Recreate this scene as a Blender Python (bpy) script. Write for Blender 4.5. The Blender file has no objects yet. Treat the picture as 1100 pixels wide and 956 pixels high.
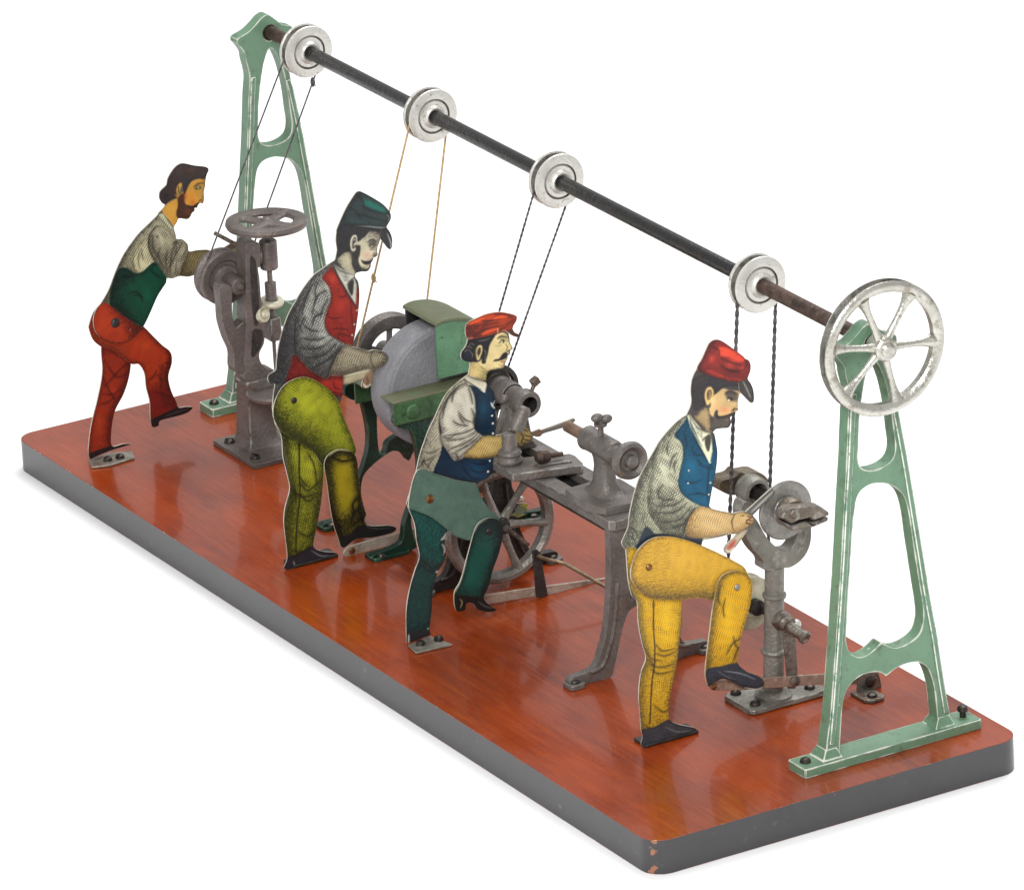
# Tin workshop toy on a varnished board.  1 unit = about 9 cm; x runs along the board, y across it, z up.
import bpy, bmesh, math, random
import numpy as np
from mathutils import Vector, Matrix
from mathutils.geometry import delaunay_2d_cdt

random.seed(7)
RNG = np.random.default_rng(11)
scene = bpy.context.scene
COL = scene.collection

# ---------------------------------------------------------------- camera (solved from the photograph)
CAM = np.array([24.1851577, -11.3493961, 10.1240481])
YAW, PITCH, ROLL, FPX = 2.62634113, -0.368045591, -0.0496760139, 7454.71475
_fw = np.array([math.cos(PITCH) * math.cos(YAW), math.cos(PITCH) * math.sin(YAW), math.sin(PITCH)])
_r0 = np.cross(_fw, [0, 0, 1]); _r0 /= np.linalg.norm(_r0); _u0 = np.cross(_r0, _fw)
_rt = _r0 * math.cos(ROLL) + _u0 * math.sin(ROLL)
_up = -_r0 * math.sin(ROLL) + _u0 * math.cos(ROLL)

def U(px, py, x=None, y=None, z=None):
    """measure: the point of a plane x=, y= or z= that the photograph shows at (px, py)"""
    d = _fw + _rt * (px - 550) / FPX - _up * (py - 478) / FPX
    if x is not None: t = (x - CAM[0]) / d[0]
    elif y is not None: t = (y - CAM[1]) / d[1]
    else: t = (z - CAM[2]) / d[2]
    return Vector(CAM + d * t)

def YZ(pts, x):
    return [(v.y, v.z) for v in (U(p[0], p[1], x=x) for p in pts)]

cam_data = bpy.data.cameras.new('camera')
cam = bpy.data.objects.new('camera', cam_data); COL.objects.link(cam)
cam_data.sensor_width = 36; cam_data.sensor_fit = 'HORIZONTAL'
cam_data.lens = 36 * FPX / 1100
cam_data.clip_start = 0.5; cam_data.clip_end = 400
cam.matrix_world = Matrix(((_rt[0], _up[0], -_fw[0], CAM[0]), (_rt[1], _up[1], -_fw[1], CAM[1]),
                           (_rt[2], _up[2], -_fw[2], CAM[2]), (0, 0, 0, 1)))
scene.camera = cam

# ---------------------------------------------------------------- small helpers
def lin(r, g=None, b=None):
    """sRGB 0-255 to linear"""
    if g is None: r, g, b = r
    f = lambda c: (c / 255) / 12.92 if c / 255 <= .04045 else ((c / 255 + .055) / 1.055) ** 2.4
    return (f(r), f(g), f(b), 1)

def smooth_poly(pts, closed=True, n=6):
    """Catmull-Rom through the points; a point given as (x, y, 1) stays a sharp corner"""
    P = [(p[0], p[1]) for p in pts]; C = [len(p) > 2 and p[2] for p in pts]
    N = len(P); out = []
    rng = range(N) if closed else range(N - 1)
    for i in rng:
        p1, p2 = P[i], P[(i + 1) % N]
        p0 = P[i - 1] if (closed or i > 0) else p1
        p3 = P[(i + 2) % N] if (closed or i + 2 < N) else p2
        if C[i]: p0 = p1
        if C[(i + 1) % N]: p3 = p2
        for k in range(n):
            t = k / n; t2 = t * t; t3 = t2 * t
            out.append(tuple(.5 * (2 * p1[a] + (p2[a] - p0[a]) * t + (2 * p0[a] - 5 * p1[a] + 4 * p2[a] - p3[a]) * t2
                                   + (3 * p1[a] - p0[a] - 3 * p2[a] + p3[a]) * t3) for a in (0, 1)))
    if not closed: out.append(P[-1])
    return out

def area2(p):
    return sum(p[i - 1][0] * p[i][1] - p[i][0] * p[i - 1][1] for i in range(len(p)))

class MB:
    """collects shapes for one mesh object"""
    def __init__(s): s.v, s.f, s.m = [], [], []
    def add(s, vs, fs, m=0):
        o = len(s.v); s.v += [tuple(v) for v in vs]
        s.f += [tuple(o + i for i in f) for f in fs]; s.m += [m] * len(fs)
        return s
    def prism(s, poly, holes=(), o=(0, 0, 0), e1=(0, 1, 0), e2=(0, 0, 1), n=(1, 0, 0), a=0., b=.1, m=0, mside=None):
        """a flat outline (with holes) extruded along n from a to b"""
        o, e1, e2, n = map(Vector, (o, e1, e2, n)); ms = m if mside is None else mside
        loops = [list(poly)] + [list(h) for h in holes]
        pts, edges, faces = [], [], []
        for L in loops:
            k = len(pts); pts += [Vector(p[:2]) for p in L]
            faces.append(list(range(k, k + len(L))))
        V, E_, F, *_ = delaunay_2d_cdt(pts, [], faces, 2 if holes else 1, 1e-6)
        up = e1.cross(e2).dot(n) > 0
        P3 = lambda q, d: o + e1 * q[0] + e2 * q[1] + n * d
        for d, flip in ((b, not up), (a, up)):
            s.add([P3(q, d) for q in V], [tuple(reversed(f)) if flip else tuple(f) for f in F], m)
        for j, L in enumerate(loops):
            ccw = (area2(L) > 0) == (j == 0)
            if not up: ccw = not ccw
            N = len(L); vs = [P3(q, a) for q in L] + [P3(q, b) for q in L]
            fs = [(i, (i + 1) % N, N + (i + 1) % N, N + i) for i in range(N)]
            s.add(vs, fs if ccw else [tuple(reversed(f)) for f in fs], ms)
        return s
    def xprism(s, poly, x0, x1, holes=(), m=0, mside=None):
        return s.prism(poly, holes, a=x0, b=x1, m=m, mside=mside)
    def yprism(s, poly, y0, y1, holes=(), m=0):                # outline in (x, z)
        return s.prism(poly, holes, e1=(1, 0, 0), e2=(0, 0, 1), n=(0, 1, 0), a=y0, b=y1, m=m)
    def zprism(s, poly, z0, z1, holes=(), m=0, mside=None):    # outline in (x, y)
        return s.prism(poly, holes, e1=(1, 0, 0), e2=(0, 1, 0), n=(0, 0, 1), a=z0, b=z1, m=m, mside=mside)
    def box(s, c, d, rot=None, m=0):
        c = Vector(c); R = rot.to_3x3() if rot is not None else Matrix.Identity(3)
        vs = [c + R @ Vector((sx * d[0] / 2, sy * d[1] / 2, sz * d[2] / 2)) for sx in (-1, 1) for sy in (-1, 1) for sz in (-1, 1)]
        return s.add(vs, [(0, 1, 3, 2), (4, 6, 7, 5), (0, 4, 5, 1), (2, 3, 7, 6), (0, 2, 6, 4), (1, 5, 7, 3)], m)
    def lathe(s, prof, c=(0, 0, 0), ax=(1, 0, 0), seg=48, m=0, ms=None):
        """prof: (radius, distance along the axis) from start to end"""
        c, ax = Vector(c), Vector(ax).normalized()
        t = Vector((0, 0, 1)) if abs(ax.z) < .9 else Vector((1, 0, 0))
        e1 = ax.cross(t).normalized(); e2 = ax.cross(e1)
        vs, idx = [], []
        for r, a in prof:
            if r < 1e-7: idx.append([len(vs)]); vs.append(c + ax * a)
            else:
                idx.append(list(range(len(vs), len(vs) + seg)))
                vs += [c + ax * a + (e1 * math.cos(q) + e2 * math.sin(q)) * r for q in (2 * math.pi * k / seg for k in range(seg))]
        for j in range(len(prof) - 1):
            A, B = idx[j], idx[j + 1]; fs = []
            for k in range(seg):
                k2 = (k + 1) % seg
                if len(A) == 1 and len(B) == 1: continue
                if len(A) == 1: fs.append((A[0], B[k2], B[k]))
                elif len(B) == 1: fs.append((A[k], A[k2], B[0]))
                else: fs.append((A[k], A[k2], B[k2], B[k]))
            if j == 0: base = len(s.v); s.v += [tuple(v) for v in vs]
            s.f += [tuple(base + i for i in f) for f in fs]; s.m += [ms[j] if ms else m] * len(fs)
        return s
    def tube(s, pts, r, seg=10, closed=False, m=0, flat=None):
        """round bar along pts; r a number or one per point; flat=(w, h, up) makes a flat strip section"""
        P = [Vector(p) for p in pts]; N = len(P)
        rr = r if hasattr(r, '__len__') else [r] * N
        T = []
        for i in range(N):
            a = P[i - 1] if (i > 0 or closed) else P[i]; b = P[(i + 1) % N] if (i < N - 1 or closed) else P[i]
            T.append((b - a).normalized())
        t0 = T[0]; nrm = (Vector((0, 0, 1)) if abs(t0.z) < .9 else Vector((0, 1, 0))); nrm = (nrm - t0 * nrm.dot(t0)).normalized()
        vs = []
        for i in range(N):
            nrm = (nrm - T[i] * nrm.dot(T[i])).normalized(); bi = T[i].cross(nrm)
            vs += [P[i] + (nrm * math.sin(q) + bi * math.cos(q)) * rr[i] for q in (2 * math.pi * k / seg for k in range(seg))]
        fs = []
        for i in range(N if closed else N - 1):
            j = (i + 1) % N
            fs += [(i * seg + k, i * seg + (k + 1) % seg, j * seg + (k + 1) % seg, j * seg + k) for k in range(seg)]
        if not closed:
            fs += [tuple(reversed(range(seg))), tuple(range((N - 1) * seg, N * seg))]
        return s.add(vs, fs, m)
    def cyl(s, a, b, r, seg=24, m=0, r2=None):
        a, b = Vector(a), Vector(b); L = (b - a).length
        return s.lathe([(0, 0), (r, 0), (r2 or r, L), (0, L)], a, b - a, seg, m)
    def ball(s, c, r, m=0, seg=20, sq=(1, 1, 1)):
        prof = [(r * math.sin(math.pi * k / 10), -r * math.cos(math.pi * k / 10)) for k in range(11)]
        n0 = len(s.v); s.lathe(prof, (0, 0, 0), (0, 0, 1), seg, m)
        for i in range(n0, len(s.v)): s.v[i] = tuple(c[a] + s.v[i][a] * sq[a] for a in range(3))
        return s
    def screw(s, c, r=.016, n=(0, 0, 1), m=0, h=.6, mslot=None):
        """domed slotted screw head seated at c"""
        n = Vector(n).normalized(); s.lathe([(r, -.004), (r, r * .15), (r * .85, r * h * .7), (r * .5, r * h), (0, r * h * 1.08)], c, n, 16, m)
        return s
    def build(s, name, mats, parent=None, bevel=0, bmat=None, angle=32, seg=2, bang=30, wn=True):
        mats = mats if isinstance(mats, (list, tuple)) else [mats]
        off = Vector((0, 0, 0)); p = parent
        while p is not None: off += p.location; p = p.parent
        me = bpy.data.meshes.new(name)
        me.from_pydata([tuple(Vector(v) - off) for v in s.v], [], s.f)
        for mt in mats: me.materials.append(mt)
        me.polygons.foreach_set('material_index', s.m)
        bm = bmesh.new(); bm.from_mesh(me); bmesh.ops.remove_doubles(bm, verts=bm.verts, dist=1e-6); bm.to_mesh(me); bm.free()
        me.shade_smooth(); me.set_sharp_from_angle(angle=math.radians(angle)); me.update()
        o = bpy.data.objects.new(name, me); COL.objects.link(o); o.parent = parent
        if bevel:
            b = o.modifiers.new('bevel', 'BEVEL'); b.width = bevel; b.segments = seg; b.limit_method = 'ANGLE'
            b.angle_limit = math.radians(bang); b.harden_normals = False; b.use_clamp_overlap = True
            if bmat is not None: b.material = bmat
        return o

def thing(name, label, cat, loc, group=None):
    o = bpy.data.objects.new(name, None); COL.objects.link(o); o.location = loc
    o.empty_display_size = .05
    return tag(o, label, cat, group)

def tag(o, label, cat, group=None):
    o['label'] = label; o['category'] = cat
    if group: o['group'] = group
    return o

# ---------------------------------------------------------------- materials
def nd(nt, typ, **kw):
    n = nt.nodes.new(typ)
    for k, v in kw.items():
        if k.startswith('i_'): n.inputs[k[2:].replace('_', ' ')].default_value = v
        else: setattr(n, k, v)
    return n

def material(name, base, rough=.5, metal=0., layers=(), bump=0., bscale=60, coat=0., coat_rough=.1, spec=.5, rvar=0., stretch=(1, 1, 1), wear=None):
    """Principled surface; layers: (colour, noise scale, threshold, softness, strength[, stretch[, roughness]])"""
    m = bpy.data.materials.new(name); m.use_nodes = True; nt = m.node_tree; L = nt.links.new
    bs = nt.nodes['Principled BSDF']
    tc = nd(nt, 'ShaderNodeTexCoord')
    col = nd(nt, 'ShaderNodeRGB'); col.outputs[0].default_value = base; out = col.outputs[0]
    rv = nd(nt, 'ShaderNodeValue'); rv.outputs[0].default_value = rough; rout = rv.outputs[0]
    for i, ly in enumerate(layers):
        c, sc, th, so, st = ly[:5]; sx = ly[5] if len(ly) > 5 and ly[5] else stretch
        mp = nd(nt, 'ShaderNodeMapping'); mp.inputs['Scale'].default_value = sx; mp.inputs['Location'].default_value = (i * 3.7, i * 1.3, i * 2.1)
        L(tc.outputs['Object'], mp.inputs['Vector'])
        nz = nd(nt, 'ShaderNodeTexNoise'); nz.inputs['Scale'].default_value = sc; nz.inputs['Detail'].default_value = 6; nz.inputs['Roughness'].default_value = .62
        L(mp.outputs[0], nz.inputs['Vector'])
        mr = nd(nt, 'ShaderNodeMapRange'); mr.inputs['From Min'].default_value = th - so; mr.inputs['From Max'].default_value = th + so
        mr.inputs['To Max'].default_value = st
        L(nz.outputs['Fac'], mr.inputs['Value'])
        mx = nd(nt, 'ShaderNodeMix', data_type='RGBA'); L(mr.outputs[0], mx.inputs['Factor']); L(out, mx.inputs[6]); mx.inputs[7].default_value = c
        out = mx.outputs[2]
        if len(ly) > 6:
            mq = nd(nt, 'ShaderNodeMix', data_type='FLOAT'); L(mr.outputs[0], mq.inputs['Factor']); L(rout, mq.inputs[2]); mq.inputs[3].default_value = ly[6]
            rout = mq.outputs[0]
    if rvar:
        nz = nd(nt, 'ShaderNodeTexNoise'); nz.inputs['Scale'].default_value = 9; nz.inputs['Detail'].default_value = 5
        L(tc.outputs['Object'], nz.inputs['Vector'])
        ma = nd(nt, 'ShaderNodeMath', operation='MULTIPLY_ADD'); L(nz.outputs['Fac'], ma.inputs[0]); ma.inputs[1].default_value = rvar * 2
        sb = nd(nt, 'ShaderNodeMath', operation='SUBTRACT'); L(rout, sb.inputs[0]); sb.inputs[1].default_value = rvar; L(sb.outputs[0], ma.inputs[2])
        rout = ma.outputs[0]
    if wear:                                                             # paint rubbed off along real edges
        wc, wr, wlo, whi, wsc = wear
        ao = nd(nt, 'ShaderNodeAmbientOcclusion', samples=8, inside=True, only_local=True); ao.inputs['Distance'].default_value = wr
        nz = nd(nt, 'ShaderNodeTexNoise'); nz.inputs['Scale'].default_value = wsc; nz.inputs['Detail'].default_value = 4
        L(tc.outputs['Object'], nz.inputs['Vector'])
        sb = nd(nt, 'ShaderNodeMath', operation='SUBTRACT'); sb.inputs[0].default_value = 1.; L(ao.outputs['AO'], sb.inputs[1])
        nr = nd(nt, 'ShaderNodeMapRange'); L(nz.outputs['Fac'], nr.inputs['Value']); nr.inputs['From Min'].default_value = .36; nr.inputs['From Max'].default_value = .62; nr.inputs['To Min'].default_value = .12; nr.inputs['To Max'].default_value = 1.05
        ml = nd(nt, 'ShaderNodeMath', operation='MULTIPLY'); L(sb.outputs[0], ml.inputs[0]); L(nr.outputs[0], ml.inputs[1])
        mr = nd(nt, 'ShaderNodeMapRange'); L(ml.outputs[0], mr.inputs['Value']); mr.inputs['From Min'].default_value = wlo; mr.inputs['From Max'].default_value = whi
        mx = nd(nt, 'ShaderNodeMix', data_type='RGBA'); L(mr.outputs[0], mx.inputs['Factor']); L(out, mx.inputs[6]); mx.inputs[7].default_value = wc; out = mx.outputs[2]
    L(out, bs.inputs['Base Color']); L(rout, bs.inputs['Roughness'])
    bs.inputs['Metallic'].default_value = metal; bs.inputs['Specular IOR Level'].default_value = spec
    bs.inputs['Coat Weight'].default_value = coat; bs.inputs['Coat Roughness'].default_value = coat_rough
    if bump:
        nz = nd(nt, 'ShaderNodeTexNoise'); nz.inputs['Scale'].default_value = bscale; nz.inputs['Detail'].default_value = 5
        L(tc.outputs['Object'], nz.inputs['Vector'])
        bp = nd(nt, 'ShaderNodeBump'); bp.inputs['Strength'].default_value = bump; bp.inputs['Distance'].default_value = .01
        L(nz.outputs['Fac'], bp.inputs['Height']); L(bp.outputs[0], bs.inputs['Normal'])
    return m

M = {}
M['green'] = material('green_paint', lin(106, 140, 113), .42, layers=[
    (lin(84, 114, 90), 7, .55, .2, .7), (lin(74, 82, 62), 20, .62, .07, .6), (lin(205, 208, 196), 34, .72, .02, .8), (lin(150, 60, 40), 16, .8, .01, .6)], bump=.25, bscale=90, wear=(lin(220, 220, 208), .0105, .17, .40, 11))
M['green_plain'] = material('green_paint_on_ribs', lin(106, 140, 113), .42, layers=[
    (lin(84, 114, 90), 7, .55, .2, .7), (lin(74, 82, 62), 20, .62, .07, .6), (lin(205, 208, 196), 34, .72, .02, .8), (lin(150, 60, 40), 16, .8, .01, .6)], bump=.25, bscale=90)
M['green_edge'] = material('worn_green_edge', lin(126, 160, 138), .4, layers=[
    (lin(222, 222, 212), 22, .44, .07, 1.), (lin(120, 112, 92), 45, .63, .05, .8)], bump=.3, bscale=120)
M['silver'] = material('aluminium_paint', lin(206, 204, 197), .34, .5, layers=[
    (lin(216, 214, 208), 14, .5, .12, .8), (lin(134, 128, 114), 30, .64, .04, .7), (lin(74, 68, 58), 60, .74, .02, .8)], bump=.3, bscale=70)
M['silver_wheel'] = material('bright_silver_casting', lin(188, 185, 175), .27, .8, layers=[(lin(212, 210, 202), 10, .5, .12, .8), (lin(140, 132, 116), 22, .62, .05, .7), (lin(78, 72, 62), 56, .72, .03, .8)], bump=.35, bscale=60)
M['silver_edge'] = material('worn_aluminium_edge', lin(120, 118, 110), .4, .35, layers=[(lin(214, 214, 208), 26, .5, .08, .9), (lin(50, 46, 40), 50, .66, .04, .8)], bump=.3, bscale=100)
M['groove'] = material('dark_groove', lin(112, 109, 102), .5, .4, layers=[(lin(62, 58, 52), 20, .54, .1, .9)], bump=.3)  # darker grey for the grooves
M['black_rod'] = material('black_japanned_rod', lin(20, 19, 19), .26, layers=[(lin(110, 108, 106), 22, .70, .03, .7, (.12, 1, 1)), (lin(42, 38, 36), 40, .6, .08, .6)], bump=.35, bscale=60)
M['rust_rod'] = material('rusty_rod', lin(92, 72, 62), .55, .5, layers=[(lin(54, 42, 36), 26, .52, .1, .9), (lin(128, 104, 90), 50, .64, .05, .7)], bump=.4, bscale=80)
M['iron'] = material('grey_iron_paint', lin(118, 112, 108), .46, .35, layers=[
    (lin(88, 82, 78), 8, .52, .13, .9), (lin(126, 102, 84), 12, .64, .07, .5), (lin(142, 138, 136), 30, .66, .05, .5), (lin(48, 43, 40), 42, .7, .04, .7)], bump=.45, bscale=70)
M['iron_brown'] = material('brown_grey_iron', lin(118, 109, 105), .46, .3, layers=[(lin(88, 79, 75), 7, .52, .13, .9), (lin(126, 98, 74), 12, .66, .06, .6), (lin(134, 128, 124), 30, .66, .05, .5), (lin(44, 38, 36), 42, .7, .04, .7)], bump=.45, bscale=70)
M['iron_pale'] = material('pale_grey_iron', lin(136, 133, 125), .42, .35, layers=[(lin(104, 100, 92), 8, .52, .13, .9), (lin(168, 166, 158), 24, .62, .06, .6), (lin(92, 78, 66), 16, .68, .05, .6), (lin(60, 55, 50), 42, .69, .04, .7)], bump=.45, bscale=70)
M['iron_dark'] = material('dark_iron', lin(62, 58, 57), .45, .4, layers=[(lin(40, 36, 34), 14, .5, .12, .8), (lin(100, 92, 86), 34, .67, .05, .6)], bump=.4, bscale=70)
M['iron_edge'] = material('worn_iron_edge', lin(150, 146, 140), .42, .5, layers=[(lin(80, 72, 68), 20, .5, .1, .9)], bump=.3)
M['steel'] = material('old_bare_steel', lin(126, 120, 112), .42, .7, layers=[(lin(92, 70, 54), 18, .55, .1, .8), (lin(58, 50, 44), 34, .62, .05, .7), (lin(176, 170, 160), 50, .64, .05, .6)], bump=.4, bscale=80)
M['screw'] = material('dark_screw_steel', lin(78, 72, 68), .34, .8, layers=[(lin(44, 38, 34), 40, .52, .1, .8)])
M['bright_iron'] = material('bare_grey_iron', lin(150, 145, 138), .4, .5, layers=[(lin(104, 96, 88), 9, .52, .12, .8), (lin(186, 182, 174), 30, .64, .05, .6), (lin(70, 62, 54), 40, .68, .04, .7)], bump=.4)
M['strip'] = material('worn_tin_strip', lin(176, 164, 150), .45, .4, layers=[(lin(132, 112, 96), 12, .54, .1, .8), (lin(82, 66, 56), 30, .66, .05, .8), (lin(206, 200, 190), 44, .66, .05, .6)], bump=.4)
M['tin'] = material('bare_tin', lin(168, 164, 154), .38, .6, layers=[(lin(120, 110, 94), 20, .55, .12, .8), (lin(84, 72, 60), 40, .68, .04, .7)], bump=.2)
M['tin_edge'] = material('cut_tin_edge', lin(196, 190, 174), .45, .2, layers=[(lin(128, 120, 104), 16, .58, .08, .8)])
M['brass'] = material('brass_rivet', lin(140, 100, 62), .35, .8, layers=[(lin(84, 58, 36), 60, .55, .1, .8)])
# ---------------------------------------------------------------- board, table
BL, BW, BT = 5.0, 1.5790, 0.1320

def wood_material():
    m = bpy.data.materials.new('red_stained_varnished_wood'); m.use_nodes = True; nt = m.node_tree; L = nt.links.new
    bs = nt.nodes['Principled BSDF']; tc = nd(nt, 'ShaderNodeTexCoord')
    def noise(scale, sx, det=6, rg=.6, loc=(0, 0, 0)):
        mp = nd(nt, 'ShaderNodeMapping'); mp.inputs['Scale'].default_value = sx; mp.inputs['Location'].default_value = loc
        L(tc.outputs['Object'], mp.inputs['Vector'])
        n = nd(nt, 'ShaderNodeTexNoise'); n.inputs['Scale'].default_value = scale; n.inputs['Detail'].default_value = det; n.inputs['Roughness'].default_value = rg
        L(mp.outputs[0], n.inputs['Vector']); return n.outputs['Fac']
    def ramp(v, a, b, lo=0., hi=1.):
        r = nd(nt, 'ShaderNodeMapRange'); L(v, r.inputs['Value']); r.inputs['From Min'].default_value = a; r.inputs['From Max'].default_value = b
        r.inputs['To Min'].default_value = lo; r.inputs['To Max'].default_value = hi; return r.outputs[0]
    def mix(f, a, b):
        x = nd(nt, 'ShaderNodeMix', data_type='RGBA'); L(f, x.inputs['Factor'])
        if isinstance(a, tuple): x.inputs[6].default_value = a
        else: L(a, x.inputs[6])
        x.inputs[7].default_value = b; return x.outputs[2]
    c = mix(ramp(noise(1.7, (.6, 1.4, 1), 3), .35, .65), lin(*WOOD_A), lin(*WOOD_B))
    c = mix(ramp(noise(7, (.5, 7, 1), 5, .7), .45, .75, 0, .55), c, lin(*WOOD_C))
    c = mix(ramp(noise(40, (.12, 3.2, 1), 4, .7), .5, .7, 0, .35), c, lin(92, 22, 4))
    c = mix(ramp(noise(2.3, (1, 1, 1), 4, .6, (3, 1, 0)), .52, .74, 0, .4), c, lin(112, 52, 34))          # dusty film
    c = mix(ramp(noise(60, (1, 1, 1), 3, .6, (3, 1, 0)), .73, .75, 0, .6), c, lin(216, 150, 110))            # tiny chips
    L(c, bs.inputs['Base Color'])
    L(ramp(noise(3, (.6, 1.5, 1), 5, .65, (5, 0, 0)), .35, .7, .2, .4), bs.inputs['Roughness'])
    bs.inputs['Specular IOR Level'].default_value = .4
    bs.inputs['Coat Weight'].default_value = .5; bs.inputs['Coat Roughness'].default_value = .075
    bp = nd(nt, 'ShaderNodeBump'); bp.inputs['Strength'].default_value = .12; bp.inputs['Distance'].default_value = .01
    L(noise(22, (.25, 2.4, 1), 5, .6), bp.inputs['Height']); L(bp.outputs[0], bs.inputs['Normal'])
    return m
WOOD_A, WOOD_B, WOOD_C = (158, 60, 8), (110, 36, 8), (174, 78, 15)
M['wood'] = wood_material()
M['edge_grey'] = material('grey_edge_paint', lin(54, 52, 54), .42, coat=.4, coat_rough=.3, spec=.5, layers=[(lin(46, 44, 46), 5, .5, .15, .7), (lin(86, 84, 86), 24, .68, .05, .5), (lin(60, 56, 58), 50, .72, .03, .7), (lin(120, 112, 108), 16, .70, .03, .5)], bump=.08, bscale=40)
M['edge_chip'] = material('chipped_edge', lin(92, 78, 74), .5, layers=[(lin(150, 62, 22), 7, .46, .06, .9), (lin(206, 160, 116), 22, .63, .02, 1.), (lin(70, 66, 68), 12, .6, .06, .9)], bump=.3)

def corner_wear(m, spots):
    """paint knocked off the board's corners down to the wood"""
    nt = m.node_tree; L = nt.links.new; bs = nt.nodes['Principled BSDF']; src = bs.inputs['Base Color'].links[0].from_socket
    tc = nd(nt, 'ShaderNodeTexCoord'); nz = nd(nt, 'ShaderNodeTexNoise'); nz.inputs['Scale'].default_value = 34; nz.inputs['Detail'].default_value = 5; L(tc.outputs['Object'], nz.inputs['Vector'])
    mp = nd(nt, 'ShaderNodeVectorMath', operation='MULTIPLY'); mp.inputs[1].default_value = (1, 1, 0); L(tc.outputs['Object'], mp.inputs[0])
    for c, r in spots:
        ds = nd(nt, 'ShaderNodeVectorMath', operation='DISTANCE'); L(mp.outputs[0], ds.inputs[0]); ds.inputs[1].default_value = c
        mr = nd(nt, 'ShaderNodeMapRange'); L(ds.outputs['Value'], mr.inputs['Value']); mr.inputs['From Min'].default_value = 0; mr.inputs['From Max'].default_value = r; mr.inputs['To Min'].default_value = .24; mr.inputs['To Max'].default_value = -.1
        ad = nd(nt, 'ShaderNodeMath', operation='ADD'); L(nz.outputs['Fac'], ad.inputs[0]); L(mr.outputs[0], ad.inputs[1])
        st = nd(nt, 'ShaderNodeMapRange'); L(ad.outputs[0], st.inputs['Value']); st.inputs['From Min'].default_value = .64; st.inputs['From Max'].default_value = .68
        mx = nd(nt, 'ShaderNodeMix', data_type='RGBA'); L(st.outputs[0], mx.inputs['Factor']); L(src, mx.inputs[6]); mx.inputs[7].default_value = lin(150, 96, 66); src = mx.outputs[2]
    L(src, bs.inputs['Base Color'])
corner_wear(M['edge_grey'], [((BL - .028, .028, 0), .034), ((.03, .03, 0), .03)])

def rounded_rect(x0, y0, x1, y1, r, n=8):
    out = []
    for cx, cy, a0 in ((x1 - r, y0 + r, -90), (x1 - r, y1 - r, 0), (x0 + r, y1 - r, 90), (x0 + r, y0 + r, 180)):
        out += [(cx + r * math.cos(math.radians(a0 + 90 * k / n)), cy + r * math.sin(math.radians(a0 + 90 * k / n))) for k in range(n + 1)]
    return out

b = MB().zprism(rounded_rect(0, 0, BL, BW, .085), -BT, 0, m=0, mside=1)
for i, f in enumerate(b.f):                                            # underside in grey
    if b.m[i] == 0 and all(b.v[k][2] < -BT / 2 for k in f): b.m[i] = 1
board = b.build('wooden_board', [M['wood'], M['edge_grey'], M['edge_chip']], None, bevel=.010, bmat=2, bang=60)
tag(board, 'long red varnished wooden board with rounded corners and grey painted edge, carrying everything', 'base board')

g = MB(); S_ = 60
g.add([(-S_, -S_, 0), (S_, -S_, 0), (S_, S_, 0), (-S_, S_, 0)], [(0, 1, 2, 3)])
M['table'] = material('white_studio_table', (.97, .97, .97, 1), .7, spec=.2)
floor = g.build('table_surface', M['table']); floor.location = (0, 0, -BT - .001); floor['kind'] = 'structure'
floor.location.z = -BT - .0015

# ---------------------------------------------------------------- light: white studio with soft boxes
w = bpy.data.worlds.new('World'); scene.world = w; w.use_nodes = True
bg = w.node_tree.nodes['Background']; bg.inputs['Color'].default_value = (1, 1, 1, 1); bg.inputs['Strength'].default_value = .52

def softbox(name, loc, target, size, power):
    ld = bpy.data.lights.new(name, 'AREA'); ld.shape = 'RECTANGLE'; ld.size, ld.size_y = size; ld.energy = power
    o = bpy.data.objects.new(name, ld); COL.objects.link(o); o.location = loc
    o.rotation_euler = (Vector(target) - Vector(loc)).to_track_quat('-Z', 'Y').to_euler()
    return o
softbox('softbox_key', (13, -6.5, 9.5), (2.5, .7, .5), (5, 5), 1650)
softbox('softbox_top', (-1.5, 6, 13), (2., .9, 0), (10, 10), 1650)

scene.view_settings.view_transform = 'Standard'; scene.view_settings.look = 'None'
scene.view_settings.exposure = 0; scene.view_settings.gamma = 1
# ---------------------------------------------------------------- line shaft axis and the two cast frames
SH = 1.5798
def on_shaft(x):
    t = (x - .3192) / (4.8494 - .3192)
    return Vector((x, 1.1480 - .0485 * t, SH))
ax = (on_shaft(5) - on_shaft(0)).normalized()
XN, XF = 4.819, 0.289
PYC = 1.1217
def rel(pts, x, c):                    # outline relative to a point of the same plane
    (cy, cz), = YZ([c], x)
    return [(y - cy, z - cz) for y, z in YZ(pts, x)]

HEAD = rel([(265.4, 66), (263.8, 58), (259, 51), (255.0, 47), (254.8, 42.5), (258.5, 39.7), (267, 34.6), (275, 26.5), (281, 19.5), (288, 16.2), (296, 21), (303.4, 26.2), (313.8, 28.2),
            (314.5, 33.5), (312, 37), (309, 44), (309, 54)], XF, (290.3, 34.3))
LEG_L = [(888, 812), (893, 760), (900, 662), (904, 600), (907, 541), (909.5, 498), (911.5, 448), (913, 424)]
LEG_R = [(961, 424), (965, 440), (974, 487), (982, 535), (991, 590), (999, 640), (1007, 684), (1014, 730), (1022, 776, 1),
         (1008, 779, 1), (1006, 757), (1003, 735), (997, 718), (990, 712.5), (983, 711), (973, 712.7), (962, 718, 1), (952, 726, 1), (942.6, 721.5), (927, 724.7), (913, 735.6), (906, 752), (903.5, 780), (902, 808, 1)]
FR_H1 = [(940, 519), (928, 524), (921, 533), (918, 548), (915, 580), (913, 610), (911, 645), (909, 678), (909.5, 692), (915, 703), (926.7, 705.7), (938, 699), (947, 690, 1), (960, 696), (973, 692.5), (985.4, 683.6), (991, 672), (992, 655),
         (987, 622), (981, 583), (976.5, 552), (972, 535), (965, 526), (954, 520)]
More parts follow.
